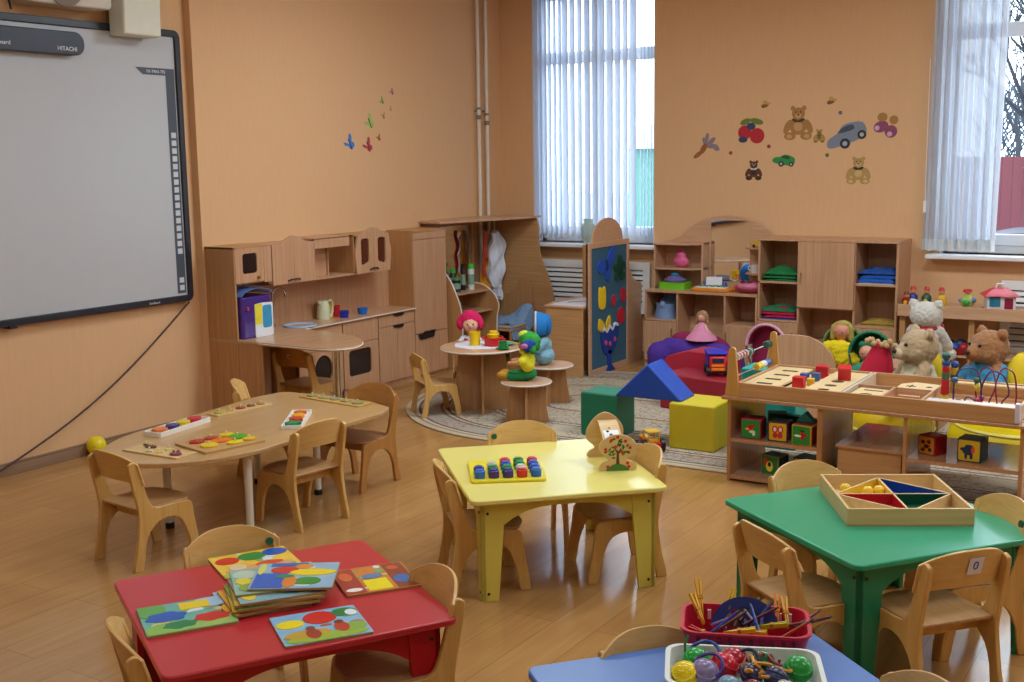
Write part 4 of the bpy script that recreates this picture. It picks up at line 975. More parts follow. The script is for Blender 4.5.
chK = make_chair('childrens_chair', 'wooden chair pushed under kitchen peninsula with a letter C on its back', (-5.66, 6.22, 0), R(2), 'small plywood chairs', 1.05, BEECH, W('#c08030', '#a86c24', 'x', .35), SEAT)
text('back_letter', 'C', .045, WHITE, chK, (0, -.1825, .47), (1, 0, 0), (0, -.27, 1))
yA = chair('wooden childrens chair tucked at the near left side of yellow table', -2.79, 4.14, -45)
yB = chair('wooden childrens chair behind yellow table with a green dot on its back', -2.90, 4.72, -138)
yC = chair('wooden childrens chair at right side of yellow table beside the tree toy', -2.35, 4.58, 137)
rA = chair('wooden childrens chair at far left side of red table with a green dot', -2.88, 2.80, -120)
rB = chair('wooden childrens chair at right side of red table, closest to the yellow table', -2.21, 2.77, 149)
rC = chair('wooden childrens chair at near left corner of red table, cut by the frame', -2.57, 2.24, -31)
gA = chair('wooden childrens chair at the left side of green table', -1.31, 4.0, -37)
gB = chair('wooden childrens chair in front of green table with number 0 sticker', -.855, 4.07, 50)
gC = chair('pale wooden childrens chair behind green table by the cube shelf', -1.42, 4.66, -127)
gD = chair('wooden childrens chair at the right edge of green table beyond the sorting box', -.84, 4.52, 131)
bA = chair('wooden childrens chair at the far left side of blue table', -1.265, 2.80, -130); bA.scale = (.96, .96, .96)
bB = chair('wooden childrens chair at lower right of blue table, only its top showing', -.70, 2.74, 139.5)
rtC = make_chair('doll_chair', 'small wooden chair by round doll table with side rails', (-4.98, 6.83, .011), R(-35), 'small plywood chairs', .86)
def dot(parent, x, z, col='#0c5a38'):
    a = x / .158; y = -.098 - .045 * (1 - a * a) - (z - .38) * .28
    for side in (1,):
        build('colour_dot', MB().at((x, y + .003, z), rx=R(-90 + 15)).cyl(0, 0, 0, .010, .013, seg=18), M(col, .4), parent)
dot(yB, .135, .475); dot(rA, -.13, .475); dot(gD, -.13, .475)
st = build('number_card', MB().box(-.027, .027, -.0015, .0, -.03, .03), M('#dcdce8', .5), gB, loc=(.01, -.1835, .478)); st.rotation_euler.x = R(15)
text('number', '0', .045, M('#2a3a98', .5), gB, (.01, -.1856, .478), (1, 0, 0), (0, -.268, 1), .0006)

# ================================================================ TABLES
def table(name, lb, c, rz, w, d, h, mat, mtop, edge=None, arch=True):
    t = thing(name, lb, 'table', (c[0], c[1], 0), rz)
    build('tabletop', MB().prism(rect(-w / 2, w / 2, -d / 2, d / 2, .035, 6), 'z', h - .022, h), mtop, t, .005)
    ix, iy = w / 2 - .045, d / 2 - .045; T = .02
    for sx in (-1, 1):
        for sy in (-1, 1):
            l = MB()
            P = [(0, 0), (.074, 0), (.108, h - .022), (0, h - .022)]
            P1 = [(sx * (ix - p[0]), p[1]) for p in P]; P2 = [(sy * (iy - p[0]), p[1]) for p in P]
            l.prism(P1, 'y', sy * iy, sy * (iy - T)).prism(P2, 'x', sx * (ix - .0), sx * (ix - T))
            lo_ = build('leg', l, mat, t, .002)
            sc_ = MB()
            for z in (.035, h - .07):
                for (px, py, rr) in ((sx * (ix - .03), sy * (iy + .001), (R(90), 0)), (sx * (ix + .001), sy * (iy - .03), (0, R(90)))):
                    sc_.at((px, py, z), rx=rr[0], ry=rr[1]).cyl(0, 0, -.0025, .0025, .006, seg=10)
            build('screw', sc_, M('#3a3838', .3, metal=.6), lo_)
    def ap(L):  # arched apron profile
        n = 20; a = L / 2 - .075
        P = [(-L / 2 + .02, h - .022), (-L / 2 + .02, h - .16), (-a, h - .15)]
        for k in range(n + 1):
            q = -1 + 2 * k / n; P.append((a * q, h - .15 + .095 * (1 - abs(q) ** 3.2)))
        P += [(a, h - .15), (L / 2 - .02, h - .16), (L / 2 - .02, h - .022)]
        return P
    for s in (-1, 1):
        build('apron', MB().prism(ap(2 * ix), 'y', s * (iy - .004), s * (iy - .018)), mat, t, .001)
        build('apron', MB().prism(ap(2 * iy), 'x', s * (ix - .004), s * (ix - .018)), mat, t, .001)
    return t
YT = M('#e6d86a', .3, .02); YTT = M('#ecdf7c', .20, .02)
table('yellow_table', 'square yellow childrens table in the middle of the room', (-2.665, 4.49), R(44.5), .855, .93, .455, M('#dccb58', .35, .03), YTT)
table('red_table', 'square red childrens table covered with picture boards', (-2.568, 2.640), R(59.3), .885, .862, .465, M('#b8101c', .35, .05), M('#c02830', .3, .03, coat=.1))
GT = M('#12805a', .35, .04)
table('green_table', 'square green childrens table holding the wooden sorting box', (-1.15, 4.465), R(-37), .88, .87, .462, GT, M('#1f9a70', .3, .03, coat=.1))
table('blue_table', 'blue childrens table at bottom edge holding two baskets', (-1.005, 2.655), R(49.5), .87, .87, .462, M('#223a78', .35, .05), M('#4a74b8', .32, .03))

bt = thing('oval_table', 'long beige oval-ended childrens table on white tube legs', 'table', (0, 0, 0))
TO = [(-4.95, 5.24), (-4.99, 5.0)] + arc(-4.465, 4.14, .425, .56, 180, 360, 28) + [(-4.035, 5.02), (-4.09, 5.17), (-4.30, 5.25)]
BT = W('#c9a06c', '#b98e5a', 'y', .28)
build('tabletop', MB().prism(rpoly(TO, [.08, .0] + [0] * 29 + [.05, .05, .08], 4), 'z', .435, .457), BT, bt, .003)
for (x, y) in ((-4.14, 4.09), (-4.60, 3.98), (-4.80, 4.82), (-4.34, 4.82)):
    l = build('leg', MB().cyl(x, y, .012, .435, .019, .022, seg=20), M('#e4dccc', .35), bt)
    build('foot_cap', MB().cyl(x, y, 0, .03, .023, seg=20), DARK, l)
    build('mounting_plate', MB().cyl(x, y, .425, .436, .045, seg=20), M('#d0c8b8', .35), l)

# ---------------------------------------------------------------- peg puzzles on the oval table
def poly(cx, cy, r, n, ph=0, ry=None): return [(cx + r * math.cos(2 * PI * k / n + ph), cy + (ry or r) * math.sin(2 * PI * k / n + ph)) for k in range(n)]
def puzzle(name, lb, loc, rz, w, d, bmat, pieces, rim=None, th=.008, ph=.008, knob=True, cat='puzzle', pn='puzzle_piece'):
    t = thing(name, lb, cat, loc, rz)
    b = MB().prism(rect(-w / 2, w / 2, -d / 2, d / 2, .004, 2), 'z', 0, th)
    if rim: frame2(b, rect(-w / 2, w / 2, -d / 2, d / 2, .006, 3), rect(-w / 2 + .007, w / 2 - .007, -d / 2 + .007, d / 2 - .007, .004, 3), 'z', th, th + rim)
    build('board', b, bmat, t, .001)
    for (x, y, r, n, c, ry) in pieces:
        pm = MB().prism(poly(x, y, r, n, .3, ry), 'z', th, th + ph)
        p = build(pn, pm, M(c, .4, .12, scale=40), t, .002)
        if knob: build('knob', MB().lathe([(.003, 0), (.003, .008), (.006, .011), (.005, .015), (0, .016)], 10, (x, y, th + ph)), M('#e8d8a0', .35), p)
    return t
T0 = .457
puzzle('peg_puzzle', 'pale peg puzzle with dark red pieces at near end of oval table', (-4.435, 3.80, T0), R(2), .37, .135, PLY,
       [(-.09, .03, .035, 14, '#6a2a1c', .02), (.03, .03, .018, 4, '#e0dc70', None), (.03, -.03, .018, 3, '#e8c850', None), (.09, .025, .022, 12, '#8a4838', .016), (.13, -.02, .032, 12, '#8a2848', .026), (-.14, .045, .018, 6, '#4a3828', .008), (-.03, -.035, .02, 12, '#d8c8a0', .015)])
puzzle('shape_tray', 'white wooden tray of four fat coloured shapes on wall side of oval table', (-4.747, 4.20, T0), R(98), .40, .115, M('#ece6dc', .4), [(-.14, 0, .042, 6, '#e07838', .042), (-.045, 0, .040, 5, '#4a3c80', .038), (.045, 0, .038, 12, '#e0c820', .034), (.135, 0, .040, 14, '#c82838', .038)], .014, .012, .022, False)
puzzle('picture_puzzle', 'square wooden puzzle with fruit-like red, orange and green pieces on oval table', (-4.30, 4.07, T0), R(78), .34, .29, W('#c9a068', '#b88a50', 'x', .4),
       [(-.09, .07, .04, 14, '#b82828', .032), (.0, .085, .036, 14, '#b84020', .026), (.0, -.0, .07, 16, '#e87818', .034), (-.09, -.045, .045, 14, '#e8c818', .04), (.105, .01, .052, 16, '#4aa820', .045), (.09, .085, .04, 14, '#e8c020', .03), (.12, -.075, .035, 14, '#e0b818', .03), (.03, -.085, .045, 14, '#e8d020', .03)], None, .012, .010)
puzzle('peg_puzzle', 'narrow dark-edged peg puzzle at far wall side of oval table', (-4.80, 4.71, T0), R(84), .39, .10, PLY,
       [(-.15, 0, .028, 12, '#b8b040', .025), (-.075, 0, .026, 4, '#c8a840', .026), (-.0, 0, .03, 12, '#a84830', .026), (.075, 0, .026, 5, '#8a4828', .026), (.145, 0, .026, 12, '#b8803c', .024)])
puzzle('shape_tray', 'white wooden tray with red, orange and green shapes in middle of oval table', (-4.31, 4.64, T0), R(-56), .40, .11, M('#ece8e0', .4), [(.13, 0, .038, 4, '#208848', .045), (.035, 0, .042, 6, '#c03020', .04), (-.05, .0, .040, 12, '#e8a820', .036), (-.13, 0, .038, 4, '#e06018', .036)], .012, .010, .018, False)
puzzle('peg_puzzle', 'long tan peg puzzle with five pale knobs at far end of oval table', (-4.49, 5.16, T0), R(-6), .50, .115, W('#cfa860', '#bd9248', 'x', .4),
       [(-.19, 0, .036, 5, '#9a9868', .034), (-.095, 0, .036, 12, '#a8a070', .034), (0, 0, .036, 4, '#8a9078', .034), (.095, 0, .036, 6, '#a09868', .034), (.19, 0, .036, 12, '#989060', .034)])

# ---------------------------------------------------------------- picture boards on the red table
def pboard(name, lb, loc, rz, w, d, base, shapes, th=.007, group='picture boards on the red table', tilt=None):
    t = thing(name, lb, 'picture board', loc, rz, group)
    build('board', MB().prism(rect(-w / 2, w / 2, -d / 2, d / 2, .006, 2), 'z', 0, th), M('#a88858', .5), t)
    build('picture', MB().prism(rect(-w / 2 + .001, w / 2 - .001, -d / 2 + .001, d / 2 - .001, .006, 2), 'z', th, th + .0006), M(base, .3, .22, scale=16), t)
    pal = {}; rq = random.Random(hash(lb) % 1000 if False else len(lb) * 7 + int(abs(loc[0] * 100)))
    shapes = [('e', rq.uniform(-.4, .4) * w, rq.uniform(-.45, .45) * d, rq.uniform(.008, .026), rq.uniform(.005, .016), rq.choice(['#c8d8a0', '#e0c060', '#b86040', '#78a868', '#d8e0e8', '#a09060'])) for _ in range(16)] + list(shapes)
    for i, (kind, x, y, a, b_, c) in enumerate(shapes):
        z1 = th + .0010 + .00005 * i
        mb = pal.setdefault(c, MB())
        if kind == 'r': mb.prism(rect(x - a, x + a, y - b_, y + b_), 'z', th, z1)
        else:
            P = [(x + a * math.cos(q), y + b_ * math.sin(q)) for q in [2 * PI * k / 22 for k in range(22)]]
            if kind == 'w': P = [(x + a * (1 + .09 * math.sin(q * 6)) * math.cos(q), y + b_ * (1 + .09 * math.sin(q * 6)) * math.sin(q)) for q in [2 * PI * k / 36 for k in range(36)]]
            mb.prism([(max(-w / 2 + .002, min(w / 2 - .002, p[0])), max(-d / 2 + .002, min(d / 2 - .002, p[1]))) for p in P], 'z', th, z1)
    for c, mb in pal.items(): build('printed_shape', mb, M(c, .3, .1, scale=50), t)
    return t
TR = .465
pboard('picture_board', 'picture board with blue blot and yellow rectangle, leftmost on red table', (-2.70, 2.38, TR), R(57), .27, .245, '#6ab0a0',
       [('e', -.07, -.09, .07, .05, '#8abc50'), ('e', -.1, .08, .05, .06, '#60a848'), ('e', .06, -.09, .09, .04, '#98c060'), ('e', .1, .09, .06, .05, '#a8c8e0'), ('w', -.06, .01, .06, .04, '#1c58b8'), ('r', .035, .075, .045, .03, '#f0d010'), ('w', .07, -.045, .055, .036, '#d02820'), ('w', -.03, -.07, .05, .03, '#208048'), ('e', .12, .0, .012, .035, '#e8a820')])
pboard('picture_board', 'picture board with red, yellow and green balloons at front of red table', (-2.29, 2.53, TR), R(55), .265, .235, '#88b8d8',
       [('e', .0, -.09, .125, .028, '#98b838'), ('e', -.05, -.055, .07, .03, '#c8a030'), ('e', .08, -.05, .05, .03, '#88b048'), ('e', -.085, .035, .042, .032, '#f0d818'), ('e', .01, .055, .052, .048, '#d82c20'), ('e', .09, .07, .04, .032, '#1c8038'), ('e', .108, .06, .018, .024, '#e8eef0'), ('e', -.035, -.06, .022, .038, '#a83828'), ('e', .055, -.04, .022, .038, '#c03828'), ('e', -.035, -.015, .014, .014, '#7a4020'), ('e', .055, .0, .014, .014, '#704018')])
pboard('picture_board', 'yellow picture board with red, green and blue circles at the back of red table', (-2.865, 2.845, TR), R(61), .275, .235, '#e8c040',
       [('e', .0, -.06, .12, .035, '#e0a070'), ('e', -.10, -.095, .04, .02, '#a0b858'), ('e', -.085, .05, .042, .036, '#d02c20'), ('e', .005, .06, .05, .04, '#1c8838'), ('e', .09, .07, .045, .036, '#2058b8'), ('e', -.07, -.03, .03, .03, '#e0c8a0'), ('e', .04, -.035, .05, .02, '#d84820')])
pboard('picture_board', 'orange three-panel picture board with car at right of red table', (-2.40, 2.925, TR), R(54), .25, .245, '#d08038',
       [('r', -.09, .0, .035, .115, '#a83c30'), ('r', -.005, -.06, .04, .05, '#f0dc10'), ('e', -.005, .02, .036, .022, '#5080b0'), ('r', .085, .0, .034, .115, '#904028'), ('e', .085, -.04, .03, .04, '#3468a8'), ('e', -.09, -.085, .028, .016, '#f0e8e0'), ('e', -.09, .04, .022, .04, '#d86838'), ('e', .08, .075, .02, .02, '#d85828')])
bases = [('#a0c4dc', 56, -2.60, 2.60, 'bottom board of the stack on red table, pale blue edge'), ('#e8a838', 60, -2.585, 2.615, 'orange picture board second from bottom of the stack'), ('#e8d038', 52, -2.575, 2.62, 'yellow picture board third from bottom of the stack'),
         ('#70a848', 57, -2.57, 2.625, 'green picture board in the middle of the stack'), ('#d8b048', 50, -2.57, 2.63, 'ochre picture board under the top three of the stack'), ('#88b0b8', 55, -2.565, 2.635, 'grey-blue picture board under the stack top pair')]
for k, (c, a, x, y, lb) in enumerate(bases):
    pboard('picture_board', lb, (x, y, TR + .0078 * k), R(a), .27, .24, c, [('e', -.09, .06, .03, .04, '#c8d8b0'), ('e', -.1, -.05, .025, .05, '#e8d048')])
pboard('picture_board', 'blue and yellow picture board lying askew below the top board', (-2.60, 2.665, TR + .0468), R(50), .27, .235, '#8fb8a8',
       [('e', -.09, .06, .04, .04, '#b8ccb8'), ('e', -.07, -.06, .05, .04, '#88a848'), ('w', -.1, .0, .025, .03, '#e0d040')])
pboard('picture_board', 'top picture board of the stack with blue shape, red, yellow and green circles', (-2.545, 2.70, TR + .0546), R(34), .265, .235, '#90b4cc',
       [('r', -.075, -.045, .05, .065, '#1c60c0'), ('r', -.03, .10, .06, .015, '#2468b8'), ('e', -.04, .05, .045, .032, '#d03020'), ('e', .055, .025, .075, .030, '#f0d418'), ('e', .02, .08, .03, .022, '#e09028'), ('e', .045, -.055, .045, .034, '#2c9030'), ('e', -.01, -.06, .022, .05, '#e08030'), ('e', -.03, -.01, .03, .016, '#2a8850'), ('e', -.115, .06, .012, .05, '#d8d860')])

# ---------------------------------------------------------------- yellow table toys
pg = thing('peg_board', 'yellow plastic peg board with stacked coloured caps', 'peg board', (-2.765, 4.315, .455), R(37))
build('board', MB().prism(rect(-.165, .165, -.17, .17, .02), 'z', 0, .014), M('#ecd81c', .35), pg, .004)
cols = {0: ['#1c3c98', '#2c6cc0'], 1: ['#c8ccb8', '#1c8858', '#4a2c80'], 2: ['#d83838', '#2458c0', '#149050', '#3c2c80'], 3: ['#108848', '#109050', '#d8d0c0', '#d02c2c'], 4: ['#c82838', '#2858c0', '#2858b8', '#1c68c0']}
for cx in range(5):
    n = len(cols[cx])
    for j, c in enumerate(cols[cx]):
        x = -.125 + cx * .062; y = -.125 + (n - 1 - j) * .062
        p = build('peg_cap', MB().lathe([(.0235, .014), (.0235, .044), (.020, .047), (0, .047)], 18, (x, y, 0)), M(c, .35), pg)
        build('cap_rim', MB().lathe([(.0165, .047), (.0165, .051), (.0, .051)], 14, (x, y, 0)), M(c, .3, 0), p)
tt = thing('tree_toy', 'wooden toy with painted apple tree and round beads window', 'wooden toy', (-2.375, 4.625, .455), R(38))
treeP = [(-.075, 0), (-.078, .03), (-.06, .045), (-.04, .05), (-.07, .075), (-.085, .105), (-.075, .135), (-.045, .155), (-.02, .165), (.02, .165), (.05, .155), (.08, .13), (.085, .10), (.07, .075), (.04, .05), (.06, .045), (.08, .03), (.075, 0)]
build('front_plate', MB().prism(smooth2(treeP, 3), 'y', -.055, -.045), PLY, tt, .002)
build('back_plate', MB().prism([(p[0] - .01, p[1]) for p in smooth2([(-.075, 0), (-.078, .03), (-.05, .05), (-.09, .09), (-.085, .14), (-.05, .19), (0, .215), (.05, .19), (.085, .14), (.08, .09), (.05, .05), (.078, .03), (.075, 0)], 3)], 'y', .20, .21), PLY, tt, .002)
build('ramp', MB().grid(4, 14, lambda u, v: ((u - .5) * .09 - .005, -.04 + v * .235, .06 + .115 * math.sin(v * 1.45)), .006), PLY, tt)
lf = MB(); rnd = random.Random(4)
for k in range(26):
    a = rnd.uniform(0, 2 * PI); r = rnd.uniform(.015, .06); x, z = r * math.cos(a) * 1.05, .105 + r * math.sin(a) * .85
    q = rnd.uniform(0, PI); lf.prism([(x + .011 * math.cos(q), z + .011 * math.sin(q)), (x - .005 * math.sin(q), z + .005 * math.cos(q)), (x - .011 * math.cos(q), z - .011 * math.sin(q)), (x + .005 * math.sin(q), z - .005 * math.cos(q))], 'y', -.0562, -.055)
build('painted_leaf', lf, M('#2a6a2a', .5), tt)
for (x, z) in ((-.03, .14), (.035, .135), (.0, .155), (.055, .105), (-.055, .10), (-.01, .11), (.02, .085), (-.045, .02), (.045, .035), (.05, .018)):
    build('painted_apple', MB().prism(poly(x, z, .0075, 12), 'y', -.0568, -.055), M('#c83020', .5), tt)
build('painted_trunk', MB().prism([(-.008, .03), (.008, .03), (.005, .08), (.02, .11), (.002, .09), (-.018, .11), (-.005, .08)], 'y', -.0564, -.055), M('#5a3a1c', .5), tt)
build('painted_grass', MB().prism(smooth2([(-.05, .0), (-.03, .025), (0, .033), (.03, .025), (.05, .0)], 3), 'y', -.0563, -.055), M('#4a7a30', .5), tt)
wl = MB()
for k, (c) in enumerate((0, 1, 2, 3)): wl.box(-.035, .03, .02 + .035 * k, .04 + .035 * k, .115 + .025 * k, .121 + .018 * k)
build('bead_window', MB().grid(2, 6, lambda u, v: ((u - .5) * .07 - .005, .02 + v * .11, .113 + .046 * math.sin(v * 1.2)), .005), M('#e8e4e4', .3), tt)
for k, c in enumerate(('#c02838', '#2050a0', '#202428', '#c87820')):
    build('coloured_bead', MB().at(ry=R(90)).ell((-.128 - .009 * k, .035 + .026 * k, -.02 + .012 * (k % 2)), .008), M(c, .3), tt)
build('side_wheel', MB().at((.12, .08, .0), rx=R(90)).prism([(a, b) for a, b in arc(0, .0, .075, .085, 0, 180, 16)], 'z', -.02, -.012), PLY, tt, .002)

# ---------------------------------------------------------------- sorting box on the green table
sb = thing('sorting_box', 'pale wooden sorting box divided into coloured triangles', 'sorting box', (-1.135, 4.60, .462), R(29.5))
L2, D2, HB = .235, .245, .068
build('box_floor', MB().box(-L2, L2, -D2, D2, 0, .006), PLY2, sb)
fw_ = MB(); frame2(fw_, rect(-L2, L2, -D2, D2), rect(-L2 + .011, L2 - .011, -D2 + .011, D2 - .011), 'z', 0, HB)
build('box_wall', fw_, PLY, sb, .001)
def bar2(mb, a, b, th=.007, z0=.006, z1=HB - .012):
    a = Vector(a); b = Vector(b); d = (b - a).normalized(); n = Vector((-d.y, d.x)) * th / 2
    mb.prism([tuple(a + n), tuple(b + n), tuple(b - n), tuple(a - n)], 'z', z0, z1)
A, B_, C_, D_ = (-L2 + .01, 0), (L2 - .01, 0), (0, D2 - .01), (0, -D2 + .01)
dv = MB()
for p, q in ((A, C_), (C_, B_), (B_, D_), (D_, A), (A, B_), (C_, D_)): bar2(dv, p, q)
build('divider', dv, PLY2, sb)
for P, c in (([A, C_, (0, 0)], '#e8c038'), ([C_, B_, (0, 0)], '#1c4490'), ([A, (0, 0), D_], '#b81c24'), ([(0, 0), B_, D_], '#0e5038')):
    build('coloured_tray', MB().prism([(p[0] * .96, p[1] * .96) for p in P], 'z', .006, .012), M(c, .4), sb)
    dc = MB(); g = Vector((sum(p[0] for p in P) / 3, sum(p[1] for p in P) / 3))
    Q = [Vector(p).lerp(g, .045) for p in P]
    for i in range(3): bar2(dc, Q[i], Q[(i + 1) % 3], .003, .01, HB - .014)
    build('coloured_lining', dc, M(c, .4), sb)
mt = sb.matrix_world
for (x, y, lb) in ((-.155, .135, 'yellow wooden ball alone in left corner of the sorting box'), (-.075, .095, 'yellow wooden ball in yellow triangle, left of the pair'), (-.029, .105, 'yellow wooden ball in yellow triangle, right of the pair')):
    a = R(29.5); wx, wy = -1.135 + x * math.cos(a) - y * math.sin(a), 4.60 + x * math.sin(a) + y * math.cos(a)
    bl = thing('wooden_ball', lb, 'ball', (wx, wy, .474 + .001), 0, 'yellow balls in the sorting box')
    build('ball_body', MB().ell((0, 0, .023), .023), M('#f0c020', .35), bl); build('bore_hole', MB().cyl(0, 0, .0445, .0465, .003, seg=8), DARK, bl)
RZ = .011   # top of rug
# ================================================================ ROUND DOLL TABLE and stools
rtb = thing('round_table', 'round wooden doll table on crossed panel base', 'table', (-4.74, 7.09, RZ))
build('tabletop', MB().cyl(0, 0, .455, .477, .30, seg=48), CABX, rtb, .004)
build('edge_band', MB().torus((0, 0, .466), .2995, .007, 48, 6), EDGE, rtb)
P = [(-.20, 0), (-.19, .455), (.19, .455), (.20, 0), (.13, 0)] + arc(0, .0, .10, .12, 0, 180, 10) + [(-.13, 0)]
P = [(-.21, 0), (-.17, .455), (.17, .455), (.21, 0)]
a = R(35)
for k, da in enumerate((0, R(90))):
    build('base_panel', MB().at(rz=a + da).prism(P, 'y', -.009, .009), CABD, rtb, .001)
bm_ = MB(); frame2(bm_, poly(0, .24, .001, 24), poly(0, .24, .0005, 24), 'x', 0, .001)
tc_ = thing('tablecloth', 'small white lace cloth lying on the round doll table', 'tablecloth', (-4.76, 7.12, RZ + .4775))
build('cloth', MB().prism([(.20 * math.cos(t) * (1 + .04 * math.sin(8 * t)), .20 * math.sin(t) * (1 + .04 * math.sin(8 * t))) for t in [2 * PI * k / 64 for k in range(64)]], 'z', 0, .0015), M('#e0dce4', .8, .2, scale=60), tc_)
def stool(lb, x, y, rz, top):
    t = thing('round_stool', lb, 'stool', (x, y, RZ), rz, 'round wooden stools by the doll table')
    build('seat', MB().cyl(0, 0, .275, .295, .175, seg=40), top, t, .003)
    build('edge_band', MB().torus((0, 0, .285), .1745, .006, 40, 6), EDGE, t)
    for da in (0, R(90)):
        build('base_panel', MB().at(rz=da).prism([(-.155, 0), (-.115, .275), (.115, .275), (.155, 0)], 'y', -.008, .008), CABD, t, .001)
stool('round wooden stool nearest the front with patchwork doll on it', -4.24, 6.90, R(30), CABX)
stool('round wooden stool behind holding the blue-hatted doll', -4.43, 7.55, R(20), CABX)
zt = RZ + .4795
cup('toy_jug', 'yellow plastic toy jug on the round doll table', (-4.79, 7.08, zt), .042, .10, YEL, 2.4, .9)
pot = thing('toy_pot', 'red toy cooking pot with two side handles on doll table', 'toy pot', (-4.66, 7.13, zt))
build('pot_body', MB().lathe([(0, 0), (.055, 0), (.066, .01), (.07, .06), (.075, .064), (.064, .064), (.058, .012), (0, .01)], 26), M('#d82028', .3), pot)
for s in (-1, 1): build('handle', MB().box(s * .07, s * .10, -.015, .015, .05, .058), M('#d82028', .3), pot, .003)
yl = thing('toy_cup', 'yellow toy cups piled in the red pot', 'cup', (-4.67, 7.14, zt + .012))
build('cup_body', MB().lathe([(0, 0), (.04, 0), (.045, .07), (.03, .075), (.028, .095), (0, .095)], 16), YEL, yl); build('handle', MB().tube([(.03, 0, .09), (.05, 0, .085), (.05, 0, .06), (.04, 0, .05)], .004, 6), YEL, yl)
gc = cup('toy_cup', 'green toy cup with saucer at front of doll table', (-4.51, 7.02, zt + .006), .033, .05, M('#108c48', .35), .4, .9)
build('saucer', MB().lathe([(0, -.005), (.03, -.005), (.05, .0), (.05, .003), (0, -.001)], 24), M('#108c48', .35), gc)
sc2 = thing('toy_saucer', 'pale green toy saucer at right rear of doll table', 'saucer', (-4.58, 7.22, zt))
build('saucer_body', MB().lathe([(0, 0), (.03, 0), (.05, .008), (.05, .011), (.0, .004)], 24), M('#58b080', .35), sc2)

# ---------------------------------------------------------------- dolls
def face(parent, c, r, d=Vector((0, -1, 0)), eye='#203050', s=1.0, mouth='#b03040'):
    """eyes, brows and mouth on a head of radius r at c looking along d"""
    c = Vector(c); d = d.normalized(); side = d.cross(Vector((0, 0, 1))).normalized(); up = side.cross(d)
    for sg, nm in ((-1, 'eye'), (1, 'eye')):
        p = c + d * r * .90 + side * sg * r * .36 + up * r * .06
        build(nm, MB().ell(tuple(p), r * .115 * s), M('#dcd8d4', .2, 0), parent)
        build('pupil', MB().ell(tuple(p + d * r * .045), r * .095 * s), M(eye, .15, 0), parent)
    build('mouth', MB().ell(tuple(c + d * r * .90 - up * r * .42), (r * .16, r * .06, r * .06)), M(mouth, .4), parent)
HAIR = M('#a87840', .8, .3, .6, 30)
# doll with the pink hat, seated on a chair behind the table
dl = thing('doll', 'seated doll with bright pink hat and white blouse at round table', 'doll', (-5.02, 7.36, .30), R(35))
blob('doll_body', [('e', (0, 0, .06), (.055, .045, .06)), ('e', (0, 0, .15), (.045, .035, .06)), ('c', (0, 0, .19), .022, (0, 0, .25), .02), ('e', (0, -.005, .30), (.062, .060, .068)), ('e', (0, -.065, .292), .010), ('e', (-.03, -.04, .285), .022), ('e', (.03, -.04, .285), .022),
    ('c', (-.05, 0, .19), .02, (-.085, -.05, .13), .017), ('c', (-.085, -.05, .13), .017, (-.06, -.10, .15), .014), ('c', (.05, 0, .19), .02, (.085, -.05, .13), .017), ('c', (.085, -.05, .13), .017, (.06, -.10, .15), .014),
    ('c', (-.03, 0, .03), .03, (-.035, -.13, .02), .022), ('c', (.03, 0, .03), .03, (.035, -.13, .02), .022)], SKIN, dl, .006)
face(dl, (0, -.005, .30), .062)
blob('hat', [('e', (0, .02, .335), (.092, .075, .055)), ('e', (0, .01, .355), (.07, .06, .05)), ('e', (-.075, .01, .30), (.03, .04, .05)), ('e', (.075, .01, .30), (.03, .04, .05))], M('#d8185c', .9, .15, .3, 30), dl, .008, jitter=.003)
blob('blouse', [('e', (0, 0, .13), (.062, .05, .085)), ('c', (-.05, 0, .185), .03, (-.085, -.03, .145), .026), ('c', (.05, 0, .185), .03, (.085, -.03, .145), .026), ('e', (0, 0, .05), (.08, .07, .04))], M('#dcd8e4', .9, .1), dl, .007)
build('waistcoat', MB().prism(rpoly([(-.052, .06), (-.02, .05), (-.018, .19), (-.052, .2)], .01), 'y', -.056, -.048).prism(rpoly([(.02, .05), (.052, .06), (.052, .2), (.018, .19)], .01), 'y', -.056, -.048), M('#a03868', .8), dl, .003)
dc_ = make_chair('doll_chair', 'small wooden chair under the pink-hatted doll behind the table', (-5.03, 7.37, RZ), R(215), 'small plywood chairs', .86)
# patchwork doll on the front stool
dp = thing('doll', 'doll in green and yellow patchwork hat and clothes on front stool', 'doll', (-4.24, 6.92, RZ + .297), R(-70))
blob('doll_body', [('e', (0, 0, .05), (.055, .05, .05)), ('e', (0, 0, .12), (.045, .04, .06)), ('e', (0, -.01, .25), (.055, .055, .06)), ('c', (0, 0, .16), .02, (0, 0, .21), .02), ('c', (-.045, 0, .16), .022, (-.075, -.06, .13), .018), ('c', (-.075, -.06, .13), .018, (-.06, -.12, .125), .014),
    ('c', (.045, 0, .16), .022, (.075, -.06, .13), .018), ('c', (.075, -.06, .13), .018, (.06, -.12, .125), .014)], M('#d89868', .5), dp, .006)
face(dp, (0, -.01, .25), .055)
blob('hat', [('e', (0, .02, .275), (.082, .075, .055)), ('e', (0, .0, .305), (.065, .06, .04)), ('c', (-.05, .04, .29), .035, (-.07, .05, .22), .028), ('c', (.05, .04, .29), .035, (.07, .05, .22), .028)], M('#2a9a38', .9, .1, .3), dp, .008, jitter=.003)
blob('hat_patch', [('e', (.066, .02, .25), (.035, .05, .045)), ('e', (.07, .035, .27), (.025, .04, .03))], M('#2a48a8', .9, .2, .3), dp, .007)
blob('hat_patch', [('e', (0, -.02, .315), (.05, .045, .035)), ('e', (-.055, -.035, .28), (.03, .03, .03))], M('#d8d838', .9, .2, .3), dp, .007)
build('hat_patch', MB().ell((.094, .0, .252), (.01, .03, .018)), M('#c878b8', .8), dp)
